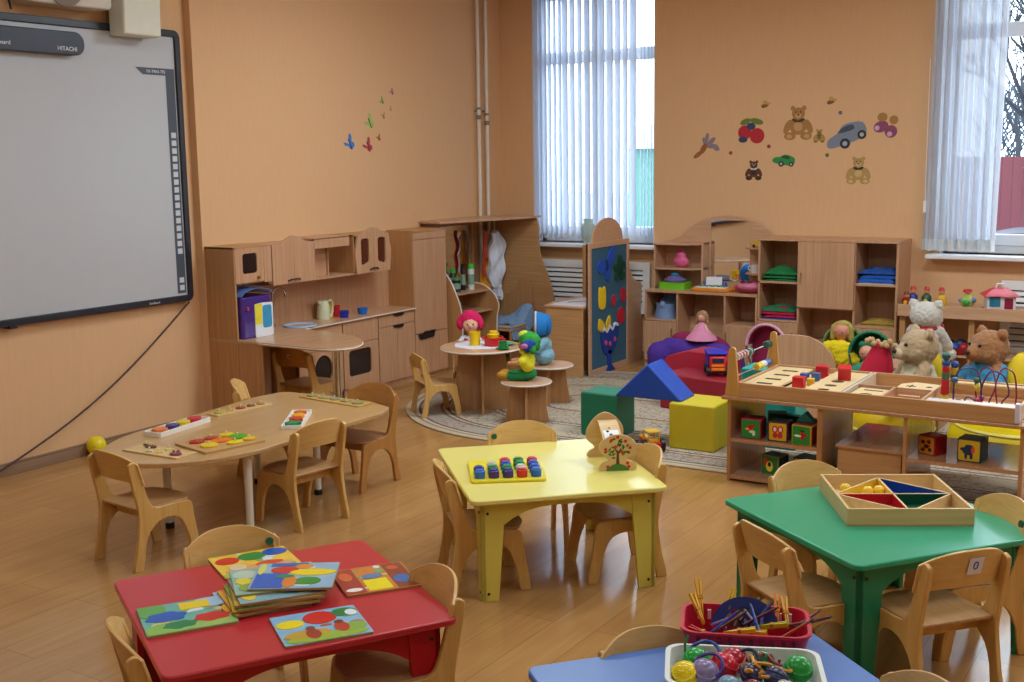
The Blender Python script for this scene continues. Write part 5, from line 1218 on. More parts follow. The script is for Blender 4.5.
blob('shirt', [('e', (0, 0, .135), (.066, .055, .06)), ('c', (-.05, 0, .165), .034, (-.078, -.04, .14), .030), ('c', (.05, 0, .165), .034, (.085, -.02, .14), .034), ('e', (.06, .01, .11), (.035, .05, .045)), ('e', (0, -.03, .20), (.05, .03, .018))], M('#e0d828', .9, .15, .3), dp, .007, jitter=.002)
blob('trousers', [('e', (0, 0, .045), (.075, .065, .045)), ('c', (-.035, -.03, .035), .036, (-.04, -.13, .03), .03), ('c', (.035, -.03, .035), .036, (.04, -.12, .03), .03)], M('#208848', .9, .35, .3, 14), dp, .007)
blob('shoe', [('e', (-.04, -.17, .035), (.028, .045, .03)), ('e', (.04, -.17, .035), (.028, .045, .03))], M('#c89028', .9, .2, .3), dp, .006)
# blue hat doll on rear stool
db = thing('doll', 'brown doll with large blue and white bonnet on rear stool', 'doll', (-4.45, 7.50, RZ + .297), R(-60))
blob('doll_body', [('e', (0, 0, .06), (.06, .055, .06)), ('c', (0, 0, .18), .022, (0, 0, .23), .02), ('e', (0, -.02, .275), (.058, .056, .062)), ('c', (-.045, -.01, .18), .022, (-.07, -.08, .14), .018), ('c', (.045, -.01, .18), .022, (.07, -.08, .14), .018)], M('#8a5c40', .6), db, .006)
face(db, (0, -.02, .275), .057, eye='#201810')
blob('dress', [('e', (0, 0, .07), (.085, .08, .07)), ('e', (0, 0, .15), (.07, .06, .07)), ('c', (-.05, 0, .18), .036, (-.08, -.05, .13), .03), ('c', (.05, 0, .18), .036, (.08, -.05, .13), .03)], M('#88b8cc', .9, .3, .4, 30), db, .007, jitter=.003)
build('bonnet', MB().grid(24, 6, lambda u, v: ((.072 + .018 * v) * math.cos(R(-35 + 250 * u)), .02 - .075 * v, .29 + (.08 + .02 * v) * math.sin(R(-35 + 250 * u))), .012), M('#1c78c0', .85, .1), db)
build('bonnet_back', MB().ell((0, .03, .30), (.078, .03, .082)), M('#1c78c0', .85, .1), db)
build('bonnet_trim', MB().tube([(.093 * math.cos(R(-35 + 250 * k / 30)), -.06, .29 + .103 * math.sin(R(-35 + 250 * k / 30)) + .006 * (k % 2)) for k in range(31)], .008, 6), M('#c8ccd8', .8), db)

# ================================================================ SOFT BLOCKS
def softbox(name, lb, x0, x1, y0, y1, z0, z1, mat, group='foam play blocks', rz=0):
    cx, cy = (x0 + x1) / 2, (y0 + y1) / 2; hx, hy = (x1 - x0) / 2, (y1 - y0) / 2
    t = thing(name, lb, 'foam block', (cx, cy, z0), rz, group)
    build('block_cover', MB().box(-hx, hx, -hy, hy, 0, z1 - z0), mat, t, .012, seg=3)
    sm = MB()
    for sx, sy in ((-1, -1), (1, -1), (1, 1), (-1, 1)): sm.tube([(sx * (hx - .004), sy * (hy - .004), .01), (sx * (hx - .004), sy * (hy - .004), z1 - z0 - .01)], .004, 6)
    build('piping', sm, mat, t)
    return t
VY = M('#d0bc20', .55, .06, .2, 20); VG = M('#107858', .5, .06, .2, 20); VB = M('#1048b0', .5, .06, .2, 20); VR = M('#98182c', .5, .08, .2, 20)
softbox('foam_cube', 'yellow foam cube on rug at right end of the blue wedge', -3.06, -2.755, 6.70, 7.03, RZ, .305, VY)
softbox('foam_cube', 'green foam cube on rug at left end of the blue wedge', -3.72, -3.45, 6.74, 7.0, RZ, .305, VG)
wg = thing('foam_wedge', 'blue triangular foam roof block bridging green and yellow cubes', 'foam block', (-3.225, 6.84, .306), R(2), 'foam play blocks')
build('block_cover', MB().prism([(-.235, 0), (.235, 0), (0, .23)], 'y', -.12, .12), VB, wg, .012, seg=3)
rb = thing('foam_slab', 'large dark red foam block under the toy dump truck', 'foam block', (-3.28, 7.88, RZ), R(-10), 'foam play blocks')
build('block_cover', MB().box(-.32, .34, -.17, .17, 0, .26), VR, rb, .014, seg=3)
ra = thing('foam_arch', 'red foam arch block standing behind the blue wedge', 'foam block', (-3.55, 8.22, RZ), R(-8), 'foam play blocks')
PA = [(-.33, 0), (-.30, .16), (-.16, .33), (.02, .385), (.18, .385), (.34, .33), (.34, 0), (.20, 0), (.16, .13), (.0, .2), (-.12, .14), (-.18, 0)]
build('block_cover', MB().prism(PA, 'y', -.12, .12), M('#b02038', .5, .08, .2, 20), ra, .012, seg=3)

# dump truck on the slab
tk = thing('toy_dump_truck', 'toy dump truck with red cab and blue tipper on red foam', 'toy truck', (-3.24, 7.90, .277), R(30)); tk.scale = (.74, .74, .74)
build('chassis', MB().box(-.05, .05, -.14, .16, .03, .06), M('#20242c', .4), tk, .004)
build('cab', MB().box(-.075, .075, -.15, -.05, .045, .19), M('#d8281c', .3), tk, .012)
build('cab_window', MB().box(-.055, .055, -.1525, -.149, .13, .175), M('#28304a', .15), tk, .003)
build('grille', MB().box(-.062, .062, -.158, -.148, .055, .08).box(-.062, .062, -.156, -.148, .092, .115), M('#f08820', .35), tk, .003)
tp_ = MB(); tp_.prism([(-.04, .07), (.17, .07), (.19, .21), (-.08, .21), (-.06, .11)], 'x', -.085, .085)
build('tipper', tp_, M('#1c30b0', .35), tk, .006)
build('tipper_rim', MB().box(-.095, .095, -.12, .20, .205, .22), M('#1c30c0', .35), tk, .004)
for sx in (-1, 1):
    for y in (-.10, .10):
        wl_ = build('wheel', MB().at((sx * .085, y, .042), ry=R(90)).cyl(0, 0, -.02, .02, .042, seg=20), BLACK, tk, .006)
        build('hub', MB().at((sx * .085, y, .042), ry=R(90)).cyl(0, 0, -.022, .022, .018, seg=14), M('#303848', .3), wl_)
# tractor on rug
tr_ = thing('toy_tractor', 'red and yellow toy tractor between the cubes on the rug', 'toy tractor', (-3.13, 6.56, RZ), R(-130))
build('body', MB().box(-.028, .028, -.10, .03, .035, .075).box(-.045, .045, .0, .09, .035, .07), M('#c82018', .35), tr_, .006)
build('bonnet', MB().box(-.024, .024, -.105, .0, .07, .088), M('#e8b020', .35), tr_, .006)
cabm = MB()
for sx in (-.036, .036):
    for y in (.0, .07): cabm.box(sx - .004, sx + .004, y - .004, y + .004, .07, .135)
cabm.box(-.042, .042, -.008, .08, .132, .142).box(-.03, .03, .03, .07, .07, .09)
build('cab_frame', cabm, M('#e8b020', .35), tr_, .002)
build('exhaust', MB().cyl(.018, -.05, .085, .12, .005, seg=8), M('#d02818', .3), tr_)
for (sx, y, r, w_) in ((-.058, .05, .045, .03), (.058, .05, .045, .03), (-.05, -.075, .030, .024), (.05, -.075, .030, .024)):
    wl_ = build('wheel', MB().at((sx, y, r), ry=R(90)).lathe([(r * .6, -w_ / 2), (r, -w_ / 2 * .8), (r, w_ / 2 * .8), (r * .6, w_ / 2)], 22), BLACK, tr_)
    build('hub', MB().at((sx, y, r), ry=R(90)).cyl(0, 0, -w_ * .53, w_ * .53, r * .5, seg=14), M('#e8c020', .35), wl_)

# ================================================================ CUBE SHELF with activity tray
sx0, sx1, sy0, sy1 = -2.47, -.90, 6.2, 6.78
cs = thing('activity_shelf', 'low wooden shelf unit with open cubbies and toy tray top', 'shelf', (0, 0, 0))
LAM = W('#c0906a', '#ae7e58', 'y', .12)
for x, w_ in ((sx0, .02), (-1.95, .03), (-1.49, .02), (sx1 - .02, .02)): build('upright', MB().box(x, x + w_, sy0, sy1, 0, .475), W('#c08a58', '#ab7748', 'z', .2), cs, .0015)
for q in ((sx0 + .02, -1.95, .012, .034), (sx0 + .02, -1.95, .23, .25), (-1.47, sx1 - .02, .235, .255)): build('shelf_board', MB().box(q[0], q[1], sy0 + .002, sy1, q[2], q[3]), LAM, cs, .0015)
build('top_board', MB().box(sx0 - .03, sx1 + .03, sy0 - .02, sy1 + .12, .475, .493), LAM, cs, .002)
ib = thing('step_box', 'plain wooden box pushed inside the middle bay of shelf', 'box', (-1.68, 6.62, .012))
build('box_body', MB().box(-.17, .17, -.36, .22, 0, .245), CABDX, ib, .002); build('box_lid', MB().box(-.18, .18, -.375, .23, .245, .262), LAM, ib, .002)
# tray
build('tray_rail', MB().box(-2.42, -.93, 6.20, 6.215, .493, .575), CABDX, cs, .002)
build('tray_rail', MB().box(-2.42, -.93, 6.865, 6.88, .493, .575), CABDX, cs, .002)
build('tray_rail', MB().box(-2.42, -2.405, 6.215, 6.865, .493, .575).box(-.945, -.93, 6.215, 6.865, .493, .575), CABDX, cs, .002)
def post(y): 
    P = smooth2([(-2.485, .493), (-2.475, .6), (-2.468, .72), (-2.462, .765), (-2.445, .775), (-2.428, .765), (-2.422, .72), (-2.41, .6), (-2.395, .493)], 3, False)
    return MB().prism(P, 'y', y, y + .02)
for y in (6.195, 6.865): build('abacus_post', post(y), W('#d0a058', '#c08c44', 'z', .35), cs, .002)
build('abacus_wire', MB().tube([(-2.445, 6.2, .71), (-2.445, 6.88, .71)], .004, 8), CHROME, cs)
build('abacus_wire', MB().tube([(-2.445, 6.2, .60), (-2.445, 6.88, .60)], .004, 8), CHROME, cs)
for k, c in enumerate(['#d8dcd8', '#c83038', '#d8dcd8', '#c83038', '#d0d4d0', '#c83038', '#d0d4d0', '#587868', '#305848', '#b8c0b8', '#305848']):
    build('abacus_disc', MB().at((-2.445, 6.27 + k * .022, .71), rx=R(90)).lathe([(.006, -.007), (.02, -.006), (.022, 0), (.02, .006), (.006, .007)], 16), M(c, .35), cs)
for k in range(3): build('abacus_disc', MB().at((-2.445, 6.74 + k * .026, .71), rx=R(90)).lathe([(.006, -.009), (.02, -.008), (.023, 0), (.02, .008), (.006, .009)], 16), M(('#305848', '#4a7060', '#284838')[k], .35), cs)
for k, c in enumerate(('#e8c020', '#e8c020', '#d8d8d0', '#e0ddd0', '#2860a8', '#2860a8')):
    build('abacus_disc', MB().at((-2.445, 6.60 + k * .034, .60), rx=R(90)).cyl(0, 0, -.016, .016, .021, seg=16), M(c, .35), cs)
# inserts
def insert(x0, x1, z, holes, kind):
    q = build('tray_insert', MB().box(x0, x1, 6.22, 6.86, z - .012, z), PLY2, cs, .001)
    for (x, y, a, b_) in holes:
        h = MB()
        if kind == 'r': h.box(x - a, x + a, y - b_, y + b_, z, z + .0012)
        else: h.prism(poly(x, y, a, 16, 0, b_), 'z', z, z + .0012)
        build('slot', h, M('#3a2414', .7), q)
insert(-2.40, -2.19, .565, [(-2.29, 6.30 + .145 * k, .045, .018) for k in range(4)], 'r')
insert(-2.185, -2.05, .545, [], 'r')
insert(-2.045, -1.85, .565, [(-1.945, 6.28 + .13 * k, .032 + .002 * k, .024 + .003 * k) for k in range(4)], 'e')
build('tray_divider', MB().box(-1.845, -1.835, 6.215, 6.865, .493, .575).box(-1.825, -1.815, 6.215, 6.865, .493, .575), M('#d8c8b0', .35), cs)
build('tray_divider', MB().box(-1.815, -1.40, 6.50, 6.51, .493, .57).box(-1.62, -1.61, 6.215, 6.50, .493, .57).box(-1.41, -1.40, 6.215, 6.865, .493, .575), CABX, cs)
q = build('tray_insert', MB().prism(rpoly([(-1.80, 6.22), (-1.63, 6.22), (-1.63, 6.47), (-1.80, 6.49)], .02), 'z', .545, .556), PLY2, cs, .001)
build('slot', MB().prism(poly(-1.72, 6.30, .035, 14, 0, .026), 'z', .556, .5572).box(-1.76, -1.66, 6.41, 6.43, .556, .5572), M('#3a2414', .7), q)
q = build('tray_insert', MB().prism(rpoly([(-1.62, 6.53), (-1.42, 6.53), (-1.42, 6.72), (-1.56, 6.74), (-1.62, 6.66)], .03), 'z', .55, .562), PLY2, cs, .001)
build('slot', MB().box(-1.58, -1.53, 6.60, 6.62, .562, .5632).box(-1.56, -1.55, 6.58, 6.65, .562, .5632).prism(poly(-1.46, 6.62, .02, 4), 'z', .562, .5632), M('#3a2414', .7), q)
build('tray_rod', MB().box(-1.56, -1.45, 6.34, 6.37, .53, .56), CABX, cs, .002)
build('tray_floor', MB().box(-1.81, -1.41, 6.22, 6.86, .493, .50), CABX, cs)
build('tray_panel', MB().box(-1.39, -.95, 6.22, 6.30, .493, .572), M('#dcd4cc', .3), cs, .004)
build('tray_rod', MB().at((-1.16, 6.78, .57), ry=R(90)).cyl(0, 0, -.22, .2, .012, seg=12), PLY2, cs)
build('corner_cap', MB().box(-.95, -.925, 6.19, 6.225, .50, .60), M('#d8d0dc', .4), cs, .005)

def block(lb, x, y, z, s, c, rz=0, ry=0, group='small blocks on the activity tray'):
    t = thing('wooden_block', lb, 'block', (x, y, z), R(rz), group); 
    build('block_body', MB().at(rx=ry).box(-s, s, -s, s, 0, 2 * s), M(c, .4), t, .003)
block('red cube nearest front rail of the activity tray', -2.11, 6.36, .546, .032, '#c81c24', 5)
block('small yellow cube beside the front red cube', -2.075, 6.46, .546, .02, '#e0b020', 8)
block('small blue block left of the middle cubes on tray', -2.15, 6.58, .546, .022, '#3058a0', 0)
block('small slate blue block between the red cubes on tray', -2.09, 6.60, .546, .024, '#40609a', 12)
block('red cube standing at rear of the activity tray', -2.09, 6.72, .546, .036, '#c02028', 10)
block('tilted red cube resting over round holes on tray', -1.93, 6.62, .572, .036, '#c81c24', 15, .2)

# bead maze
bz = thing('bead_maze', 'bead maze with looping coloured wires and stacked beads on tray', 'bead maze', (-1.18, 6.52, .493))
build('maze_base', MB().box(-.21, .20, -.10, .10, 0, .02), PLY2, bz, .004)
def wire(pts, c):
    build('maze_wire', MB().tube([tuple(p) for p in pts], .0045, 8), M(c, .3), bz)
def w3(P, n=6):
    out = []
    a = smooth2([(p[0], p[2]) for p in P], n, False); b2 = smooth2([(p[1], p[2]) for p in P], n, False)
    return [(a[i][0], b2[i][0], a[i][1]) for i in range(len(a))]
wire(w3([(-.12, -.05, .02), (-.12, -.05, .12), (-.10, -.03, .20), (-.03, .0, .21), (.0, .02, .14), (.01, .02, .02)]), '#402860')
wire(w3([(-.02, .05, .02), (-.03, .05, .12), (.0, .05, .20), (.05, .03, .21), (.08, .0, .13), (.06, -.02, .06), (.05, -.03, .02)]), '#7a2048')
wire(w3([(.03, -.06, .02), (.02, -.06, .12), (.06, -.05, .21), (.12, -.03, .19), (.15, -.02, .10), (.12, -.02, .05), (.12, -.02, .02)]), '#582050')
wire(w3([(.08, .06, .02), (.07, .06, .12), (.10, .05, .21), (.16, .03, .20), (.18, .02, .10), (.18, .0, .02)]), '#8a1c34')
wire(w3([(-.06, -.06, .02), (-.06, -.06, .05), (-.04, -.07, .07), (.0, -.06, .05), (.03, -.04, .07), (.0, -.02, .05), (.02, .0, .02)]), '#504880')
wire([(-.17, -.03, .02), (-.17, -.03, .26)], '#2a3a80'); wire([(-.13, .0, .02), (-.13, .0, .22)], '#2a3a80')
def bead(x, y, z, r, c, cyl=False):
    mb = MB().cyl(x, y, z - r, z + r, r, seg=16) if cyl else MB().ell((x, y, z), r)
    build('bead', mb, M(c, .3), bz, .003 if cyl else 0)
for (z, r, c, cy) in ((.045, .022, '#d8b828', 0), (.088, .022, '#c01c24', 1), (.128, .020, '#c82028', 1), (.165, .019, '#3a7048', 1), (.20, .018, '#b82028', 1), (.232, .022, '#284a90', 0), (.272, .023, '#205848', 0)): bead(-.17, -.03, z, r, c, cy)
for (z, r, c, cy) in ((.12, .019, '#c8b030', 1), (.155, .019, '#2a6048', 1), (.19, .019, '#c8a828', 1), (.225, .021, '#284a90', 0)): bead(-.13, 0, z, r, c, cy)
bead(-.118, -.047, .15, .018, '#38588a'); bead(-.02, .05, .10, .020, '#d8b828'); bead(-.025, .05, .14, .018, '#3a6850'); bead(.006, .02, .05, .018, '#c83040'); bead(.0, -.06, .05, .018, '#981c30'); bead(-.10, -.03, .03, .014, '#2a3868', 1)

# picture cubes in the shelf
def pcube(lb, x, y, z, s, rz, base, front, fig, side):
    t = thing('picture_cube', lb, 'cube', (x, y, z), R(rz), 'picture cubes in the activity shelf')
    build('cube_body', MB().box(-s, s, -s, s, 0, 2 * s), M(base, .35, .15, scale=14), t, .004)
    build('picture_face', MB().prism(rect(-s * .88, s * .88, s * .12, s * 1.88, .008), 'y', -s - .0012, -s), M(front, .35), t)
    for i, (c, shapes) in enumerate(fig):
        mb = MB()
        for (a, b_, ra_, rb_) in shapes: mb.prism(poly(a * s, s + b_ * s, ra_ * s, 14, 0, rb_ * s), 'y', -s - .0018 - .0004 * i, -s)
        build('printed_figure', mb, M(c, .4), t)
    build('picture_face', MB().prism(rect(-s * .86, s * .86, s * .14, s * 1.86, .008), 'x', s, s + .0012), M(side, .35, .5, scale=30), t)
    build('picture_face', MB().prism(rect(-s * .86, s * .86, -s * .86, s * .86, .008), 'z', 2 * s, 2 * s + .0012), M(side, .35, .5, scale=30), t)
pcube('green picture cube with red and white bird, upper left cubby', -2.345, 6.29, .25, .058, 4, '#a02828', '#108838', [('#c82820', [(.1, .3, .35, .2), (-.1, .05, .3, .3)]), ('#ece8d8', [(.15, -.25, .3, .15), (.3, -.45, .15, .2)]), ('#e8b020', [(-.35, .0, .2, .12)])], '#7a2030')
pcube('yellow picture cube with red butterfly wings, upper middle cubby', -2.19, 6.30, .25, .056, 3, '#5a2840', '#e0b020', [('#c02830', [(-.28, .25, .3, .38), (.28, .25, .3, .38), (-.25, -.35, .27, .3), (.25, -.35, .27, .3)]), ('#f0d8c8', [(-.28, .25, .16, .22), (.28, .25, .16, .22)])], '#382040')
pcube('green picture cube with red aeroplane, upper right cubby', -2.035, 6.27, .25, .058, -6, '#c89028', '#108830', [('#b82028', [(.1, .0, .2, .5), (.35, .05, .3, .16)]), ('#e8e8e0', [(-.35, -.05, .38, .12)]), ('#303020', [(.1, .45, .3, .08)])], '#8a2820')
pcube('picture cube with green sides lying behind the upper cubes', -2.28, 6.50, .25, .055, 20, '#3a4050', '#2a6a40', [('#c04030', [(0, 0, .4, .3)])], '#4a3850')
pcube('green picture cube with yellow house, lower cubby left', -2.24, 6.36, .034, .057, -12, '#88904a', '#187838', [('#c82828', [(-.45, .3, .2, .5)]), ('#e8d040', [(0, -.1, .4, .55)]), ('#282020', [(0, .1, .2, .25)])], '#204060')
pcube('red and yellow picture cube, lower cubby right', -2.045, 6.36, .034, .062, -8, '#30403a', '#d8a030', [('#b01c20', [(0, .65, .8, .22), (-.6, .0, .2, .6)]), ('#6a8838', [(.1, -.2, .3, .3)])], '#1c5060')
pcube('red speckled picture cube left on the right bay shelf', -1.375, 6.37, .255, .052, -25, '#a82830', '#d89028', [('#3a2010', [(-.4, .3, .25, .2), (.3, .4, .25, .2), (0, -.1, .3, .22), (-.4, -.5, .25, .2), (.45, -.4, .22, .2)]), ('#b82020', [(.1, .4, .12, .12), (-.2, -.3, .14, .1), (.4, .0, .1, .14)])], '#a01828')
pcube('yellow picture cube with dark blue donkey on right bay shelf', -1.165, 6.33, .255, .061, -6, '#28404a', '#d8b020', [('#1c3058', [(-.1, .0, .45, .4), (-.5, .1, .25, .15), (-.25, -.45, .12, .3), (.2, -.45, .14, .28), (.0, .4, .35, .12)]), ('#d84020', [(.32, .1, .16, .3)])], '#304850')
for (lb, x, y, z, c, pts) in (('turquoise triangular block lying on the picture cubes', -2.05, 6.32, .368, '#20a8a8', [(-.05, 0), (.05, 0), (0, .055)]), ('flat turquoise block leaning behind the upper cubes', -2.30, 6.68, .251, '#18a0a8', [(-.10, 0), (.12, 0), (.12, .06), (-.08, .07)]), ('dark block behind the upper right picture cube', -2.1, 6.68, .251, '#202838', [(-.06, 0), (.10, 0), (.08, .06), (-.06, .05)])):
    t = thing('building_block', lb, 'block', (x, y, z)); build('block_body', MB().prism(pts, 'y', -.03, .03), M(c, .4), t, .004)
t = thing('building_block', 'turquoise slab standing behind the abacus left of the shelf', 'block', (-2.50, 7.10, RZ)); build('block_body', MB().box(-.2, .16, -.10, .12, 0, .50), M('#18a8a0', .4), t, .01); build('block_edge', MB().box(-.2, .16, -.104, -.10, .46, .49), M('#108880', .4), t)

# ================================================================ STUFFED ANIMALS behind the shelf
def pouf(lb, x, y, r, h, c):
    t = thing('floor_pouf', lb, 'pouf', (x, y, RZ))
    build('pouf_body', MB().lathe([(0, 0), (r * .86, 0), (r * .97, h * .15), (r, h * .45), (r * .98, h * .75), (r * .86, h), (0, h)], 40), M(c, .35, .05, .1, 10), t)
    build('piping', MB().torus((0, 0, h * .95), r * .90, .008, 40, 6).torus((0, 0, h * .3), r * .995, .007, 40, 6), M('#e8dc70', .4), t)
    return t
pouf('large yellow round floor pouf under the brown bear', -1.12, 7.55, .42, .20, '#d8bc10')
pouf('smaller yellow round floor pouf under the tan bear', -1.93, 7.72, .27, .20, '#e0b810')
FT = M('#c0a078', .95, .18, .8, 60, sheen=.3); FW = M('#d8d0c4', .95, .1, .8, 60, sheen=.3); FB = M('#a87040', .95, .2, .8, 60, sheen=.3)
def bear(lb, loc, rz, sc, fur, muzzle, nose_up=0, earr=.032):
    t = thing('teddy_bear', lb, 'teddy bear', loc, rz); t.scale = (sc, sc, sc)
    blob('bear_body', [('e', (0, 0, .09), (.11, .10, .10)), ('e', (0, 0, .18), (.09, .08, .10)), ('e', (0, 0, .325), (.104, .10, .092)), ('e', (0, -.078, .30), (.056, .052, .046)), ('e', (-.05, -.035, .30), (.05, .05, .052)), ('e', (.05, -.035, .30), (.05, .05, .052)),
        ('e', (-.08, .015, .40), (earr, .02, earr)), ('e', (.08, .015, .40), (earr, .02, earr)),
        ('c', (-.085, -.01, .22), .038, (-.13, -.07, .12), .034), ('c', (.085, -.01, .22), .038, (.13, -.07, .12), .034),
        ('c', (-.07, -.05, .05), .05, (-.11, -.20, .045), .045), ('c', (.07, -.05, .05), .05, (.11, -.20, .045), .045)], fur, t, .008, jitter=.006)
    build('muzzle', MB().ell((0, -.108, .295), (.042, .03, .034)), muzzle, t)
    build('nose', MB().ell((0, -.138, .308), (.018, .012, .013)), M('#3a2420', .3), t)
    for s in (-1, 1): build('eye', MB().ell((s * .038, -.094, .345), .009), M('#181010', .1), t)
    for s in (-1, 1): build('ear_lining', MB().ell((s * .08, -.005, .398), (earr * .6, .006, earr * .6)), muzzle, t)
    return t
t = bear('tan teddy bear in pale vest behind the activity tray, looking left', (-1.76, 7.66, RZ + .21), R(-50), 1.22, FT, M('#c8b090', .9, .1), 0, .034)
blob('vest', [('e', (0, .0, .15), (.106, .098, .085)), ('e', (0, 0, .21), (.09, .082, .045))], M('#cfc8a8', .9, .1, .3, 30), t, .009, jitter=.002)
t = bear('white curly teddy bear with red bow behind the tan bear', (-1.84, 8.16, .42), R(178), 1.03, FW, M('#cfc6b8', .9, .1), 0, .034)
build('bow', MB().ell((0, .0, .245), (.085, .08, .022)).ell((-.06, -.08, .24), (.04, .02, .03)).ell((.06, -.08, .24), (.04, .02, .03)), M('#b81830', .8), t)
ob = thing('toy_chest', 'plain wooden toy chest under the white teddy bear', 'chest', (-1.89, 8.14, RZ)); build('chest_body', MB().box(-.2, .2, -.17, .17, 0, .385), CABD, ob, .003); build('chest_lid', MB().box(-.21, .21, -.18, .18, .385, .405), CABX, ob, .003)
t = bear('brown teddy bear in blue flowered dress behind bead maze', (-1.34, 7.66, RZ + .25), R(-40), 1.18, FB, M('#9a6030', .9, .1), 0, .034)
blob('dress', [('e', (0, 0, .10), (.125, .118, .10)), ('e', (0, 0, .19), (.10, .09, .08)), ('c', (-.08, 0, .21), .048, (-.13, -.05, .15), .044), ('c', (.08, 0, .21), .048, (.13, -.05, .15), .044)], None or M('#3888b0', .9, .75, .3, 38), t, .009, jitter=.002)
for (lb, x, y, z, rx_, rz_, h) in (('yellow cushion standing right of the brown bear', -1.14, 7.62, RZ + .20, .10, .07, .21), ('yellow cushion between the white bear and bead maze', -1.70, 7.86, RZ + .20, .06, .06, .17)):
    t = thing('cushion', lb, 'cushion', (x, y, z)); build('cushion_cover', MB().ell((0, 0, h), (rx_, rz_, h)), M('#e0c020', .8, .08, .2), t); build('cushion_seam', MB().at((0, 0, h), rx=R(90)).torus((0, 0, 0), rx_ * .98, .004) if rx_ == h else MB().tube([(rx_ * 1.0 * math.cos(q), 0, h + h * math.sin(q)) for q in [2 * PI * k / 30 for k in range(31)]], .004, 6), M('#c8a818', .8), t)

# wooden armrest / curved board behind the tray
t = thing('curved_screen', 'low laminate screen board with rounded shoulder behind shelf', 'screen', (0, 7.9, RZ))
build('screen_board', MB().prism([(-2.86, 0), (-2.86, .40)] + smooth2([(-2.84, .50), (-2.78, .575), (-2.68, .59), (-2.56, .585), (-2.46, .54), (-2.39, .46), (-2.36, .36)], 4, False) + [(-2.36, 0)], 'y', -.009, .009), CAB, t, .002)
build('screen_foot', MB().box(-2.80, -2.77, -.10, .10, 0, .05).box(-2.45, -2.42, -.10, .10, 0, .05), CABD, t)

# doll strollers
def stroller(lb, x, y, c, c2, s=1.0, rz=0, doll='#e0b898', body='#e8c020', hd=.30):
    t = thing('doll_stroller', lb, 'doll stroller', (x, y, RZ), rz); t.scale = (s, s, s)
    def hood(u, v):
        a = R(180 * u); k = R(95 * v)
        return (.15 * math.cos(a) , .12 * math.sin(k) * .9 - .02, .42 + (.16 * math.sin(a)) * math.cos(k * .75))
    build('hood', MB().grid(20, 8, hood, .006), M(c, .8, .1, .2), t)
    build('hood_trim', MB().tube([(.152 * math.cos(R(180 * k / 30)), -.022, .42 + .162 * math.sin(R(180 * k / 30)) + .004 * (k % 2)) for k in range(31)], .012, 6), M(c2, .85), t)
    build('back_cloth', MB().grid(8, 8, lambda u, v: (-.14 + .28 * u, .08 - .03 * math.sin(PI * u), .16 + .40 * v * (1 - .25 * (2 * u - 1) ** 2)), .008), M(c, .8, .1, .2), t)
    build('seat_cloth', MB().box(-.14, .14, -.12, .10, .15, .18), M(body, .8), t, .008)
    fm_ = MB()
    for sx in (-1, 1):
        fm_.tube([(sx * .15, .1, .42), (sx * .15, .05, .30), (sx * .14, -.14, .03)], .008, 8).tube([(sx * .15, -.04, .42), (sx * .14, .10, .16), (sx * .14, .14, .03)], .008, 8)
        build('stroller_frame', fm_, M('#b0b4bc', .3, metal=.6), t)
    for sx in (-1, 1):
        for yy in (-.14, .14): build('wheel', MB().at((sx * .14, yy, .035), ry=R(90)).cyl(0, 0, -.012, .012, .035, seg=18), DARK, t)
    return t
stroller('doll stroller with magenta hood and pale pink trim', -3.02, 8.35, '#901848', '#d8a0b8')
st_ = stroller('doll stroller with yellow hood and hanging ring beside cubby cabinet', -2.50, 8.55, '#b0a030', '#6a8a58', body='#e8c818')
t = thing('doll', 'baby doll lying in the yellow stroller with yellow blanket', 'doll', (-2.50, 8.47, .30))
blob('doll_body', [('e', (0, .02, .06), (.06, .05, .07)), ('e', (0, 0, .30 - .04), (.062, .055, .06)), ('c', (0, .01, .12), .04, (0, 0, .2), .03)], M('#d08868', .5), t, .008)
face(t, (0, 0, .26), .058)
blob('bonnet', [('e', (0, .035, .265), (.082, .05, .075)), ('c', (-.06, .01, .29), .024, (-.066, .01, .21), .024), ('c', (.06, .01, .29), .024, (.066, .01, .21), .024), ('e', (0, .01, .315), (.055, .03, .022))], M('#a89848', .85, .3, .3, 30), t, .009)
blob('blanket', [('e', (0, -.04, .12), (.13, .06, .08)), ('e', (.06, -.06, .06), (.12, .05, .07)), ('e', (-.05, -.05, .15), (.08, .05, .05)), ('e', (.16, -.05, .02), (.06, .04, .04))], M('#e8cc10', .9, .1, .4, 20), t, .012, jitter=.012)
stroller('doll stroller with dark green hood behind the red cloth', -2.24, 8.33, '#0e6040', '#2a8058', body='#187048')
t = thing('doll', 'doll in green clothes sitting in the green stroller', 'doll', (-2.24, 8.22, .24))
blob('doll_body', [('e', (0, 0, .22), (.058, .055, .06)), ('e', (0, .01, .09), (.06, .05, .08))], M('#d89878', .5), t, .008); face(t, (0, 0, .22), .056)
blob('cap', [('e', (0, .03, .25), (.07, .05, .055)), ('c', (-.04, .0, .275), .025, (.04, .0, .275), .025)], M('#187048', .85, .2, .3, 30), t, .008)
blob('romper', [('e', (0, .0, .07), (.10, .07, .08)), ('c', (-.06, 0, .11), .035, (-.12, -.05, .05), .03), ('c', (.06, 0, .11), .035, (.12, -.05, .05), .03)], M('#388868', .9, .3, .4, 30), t, .01, jitter=.004)
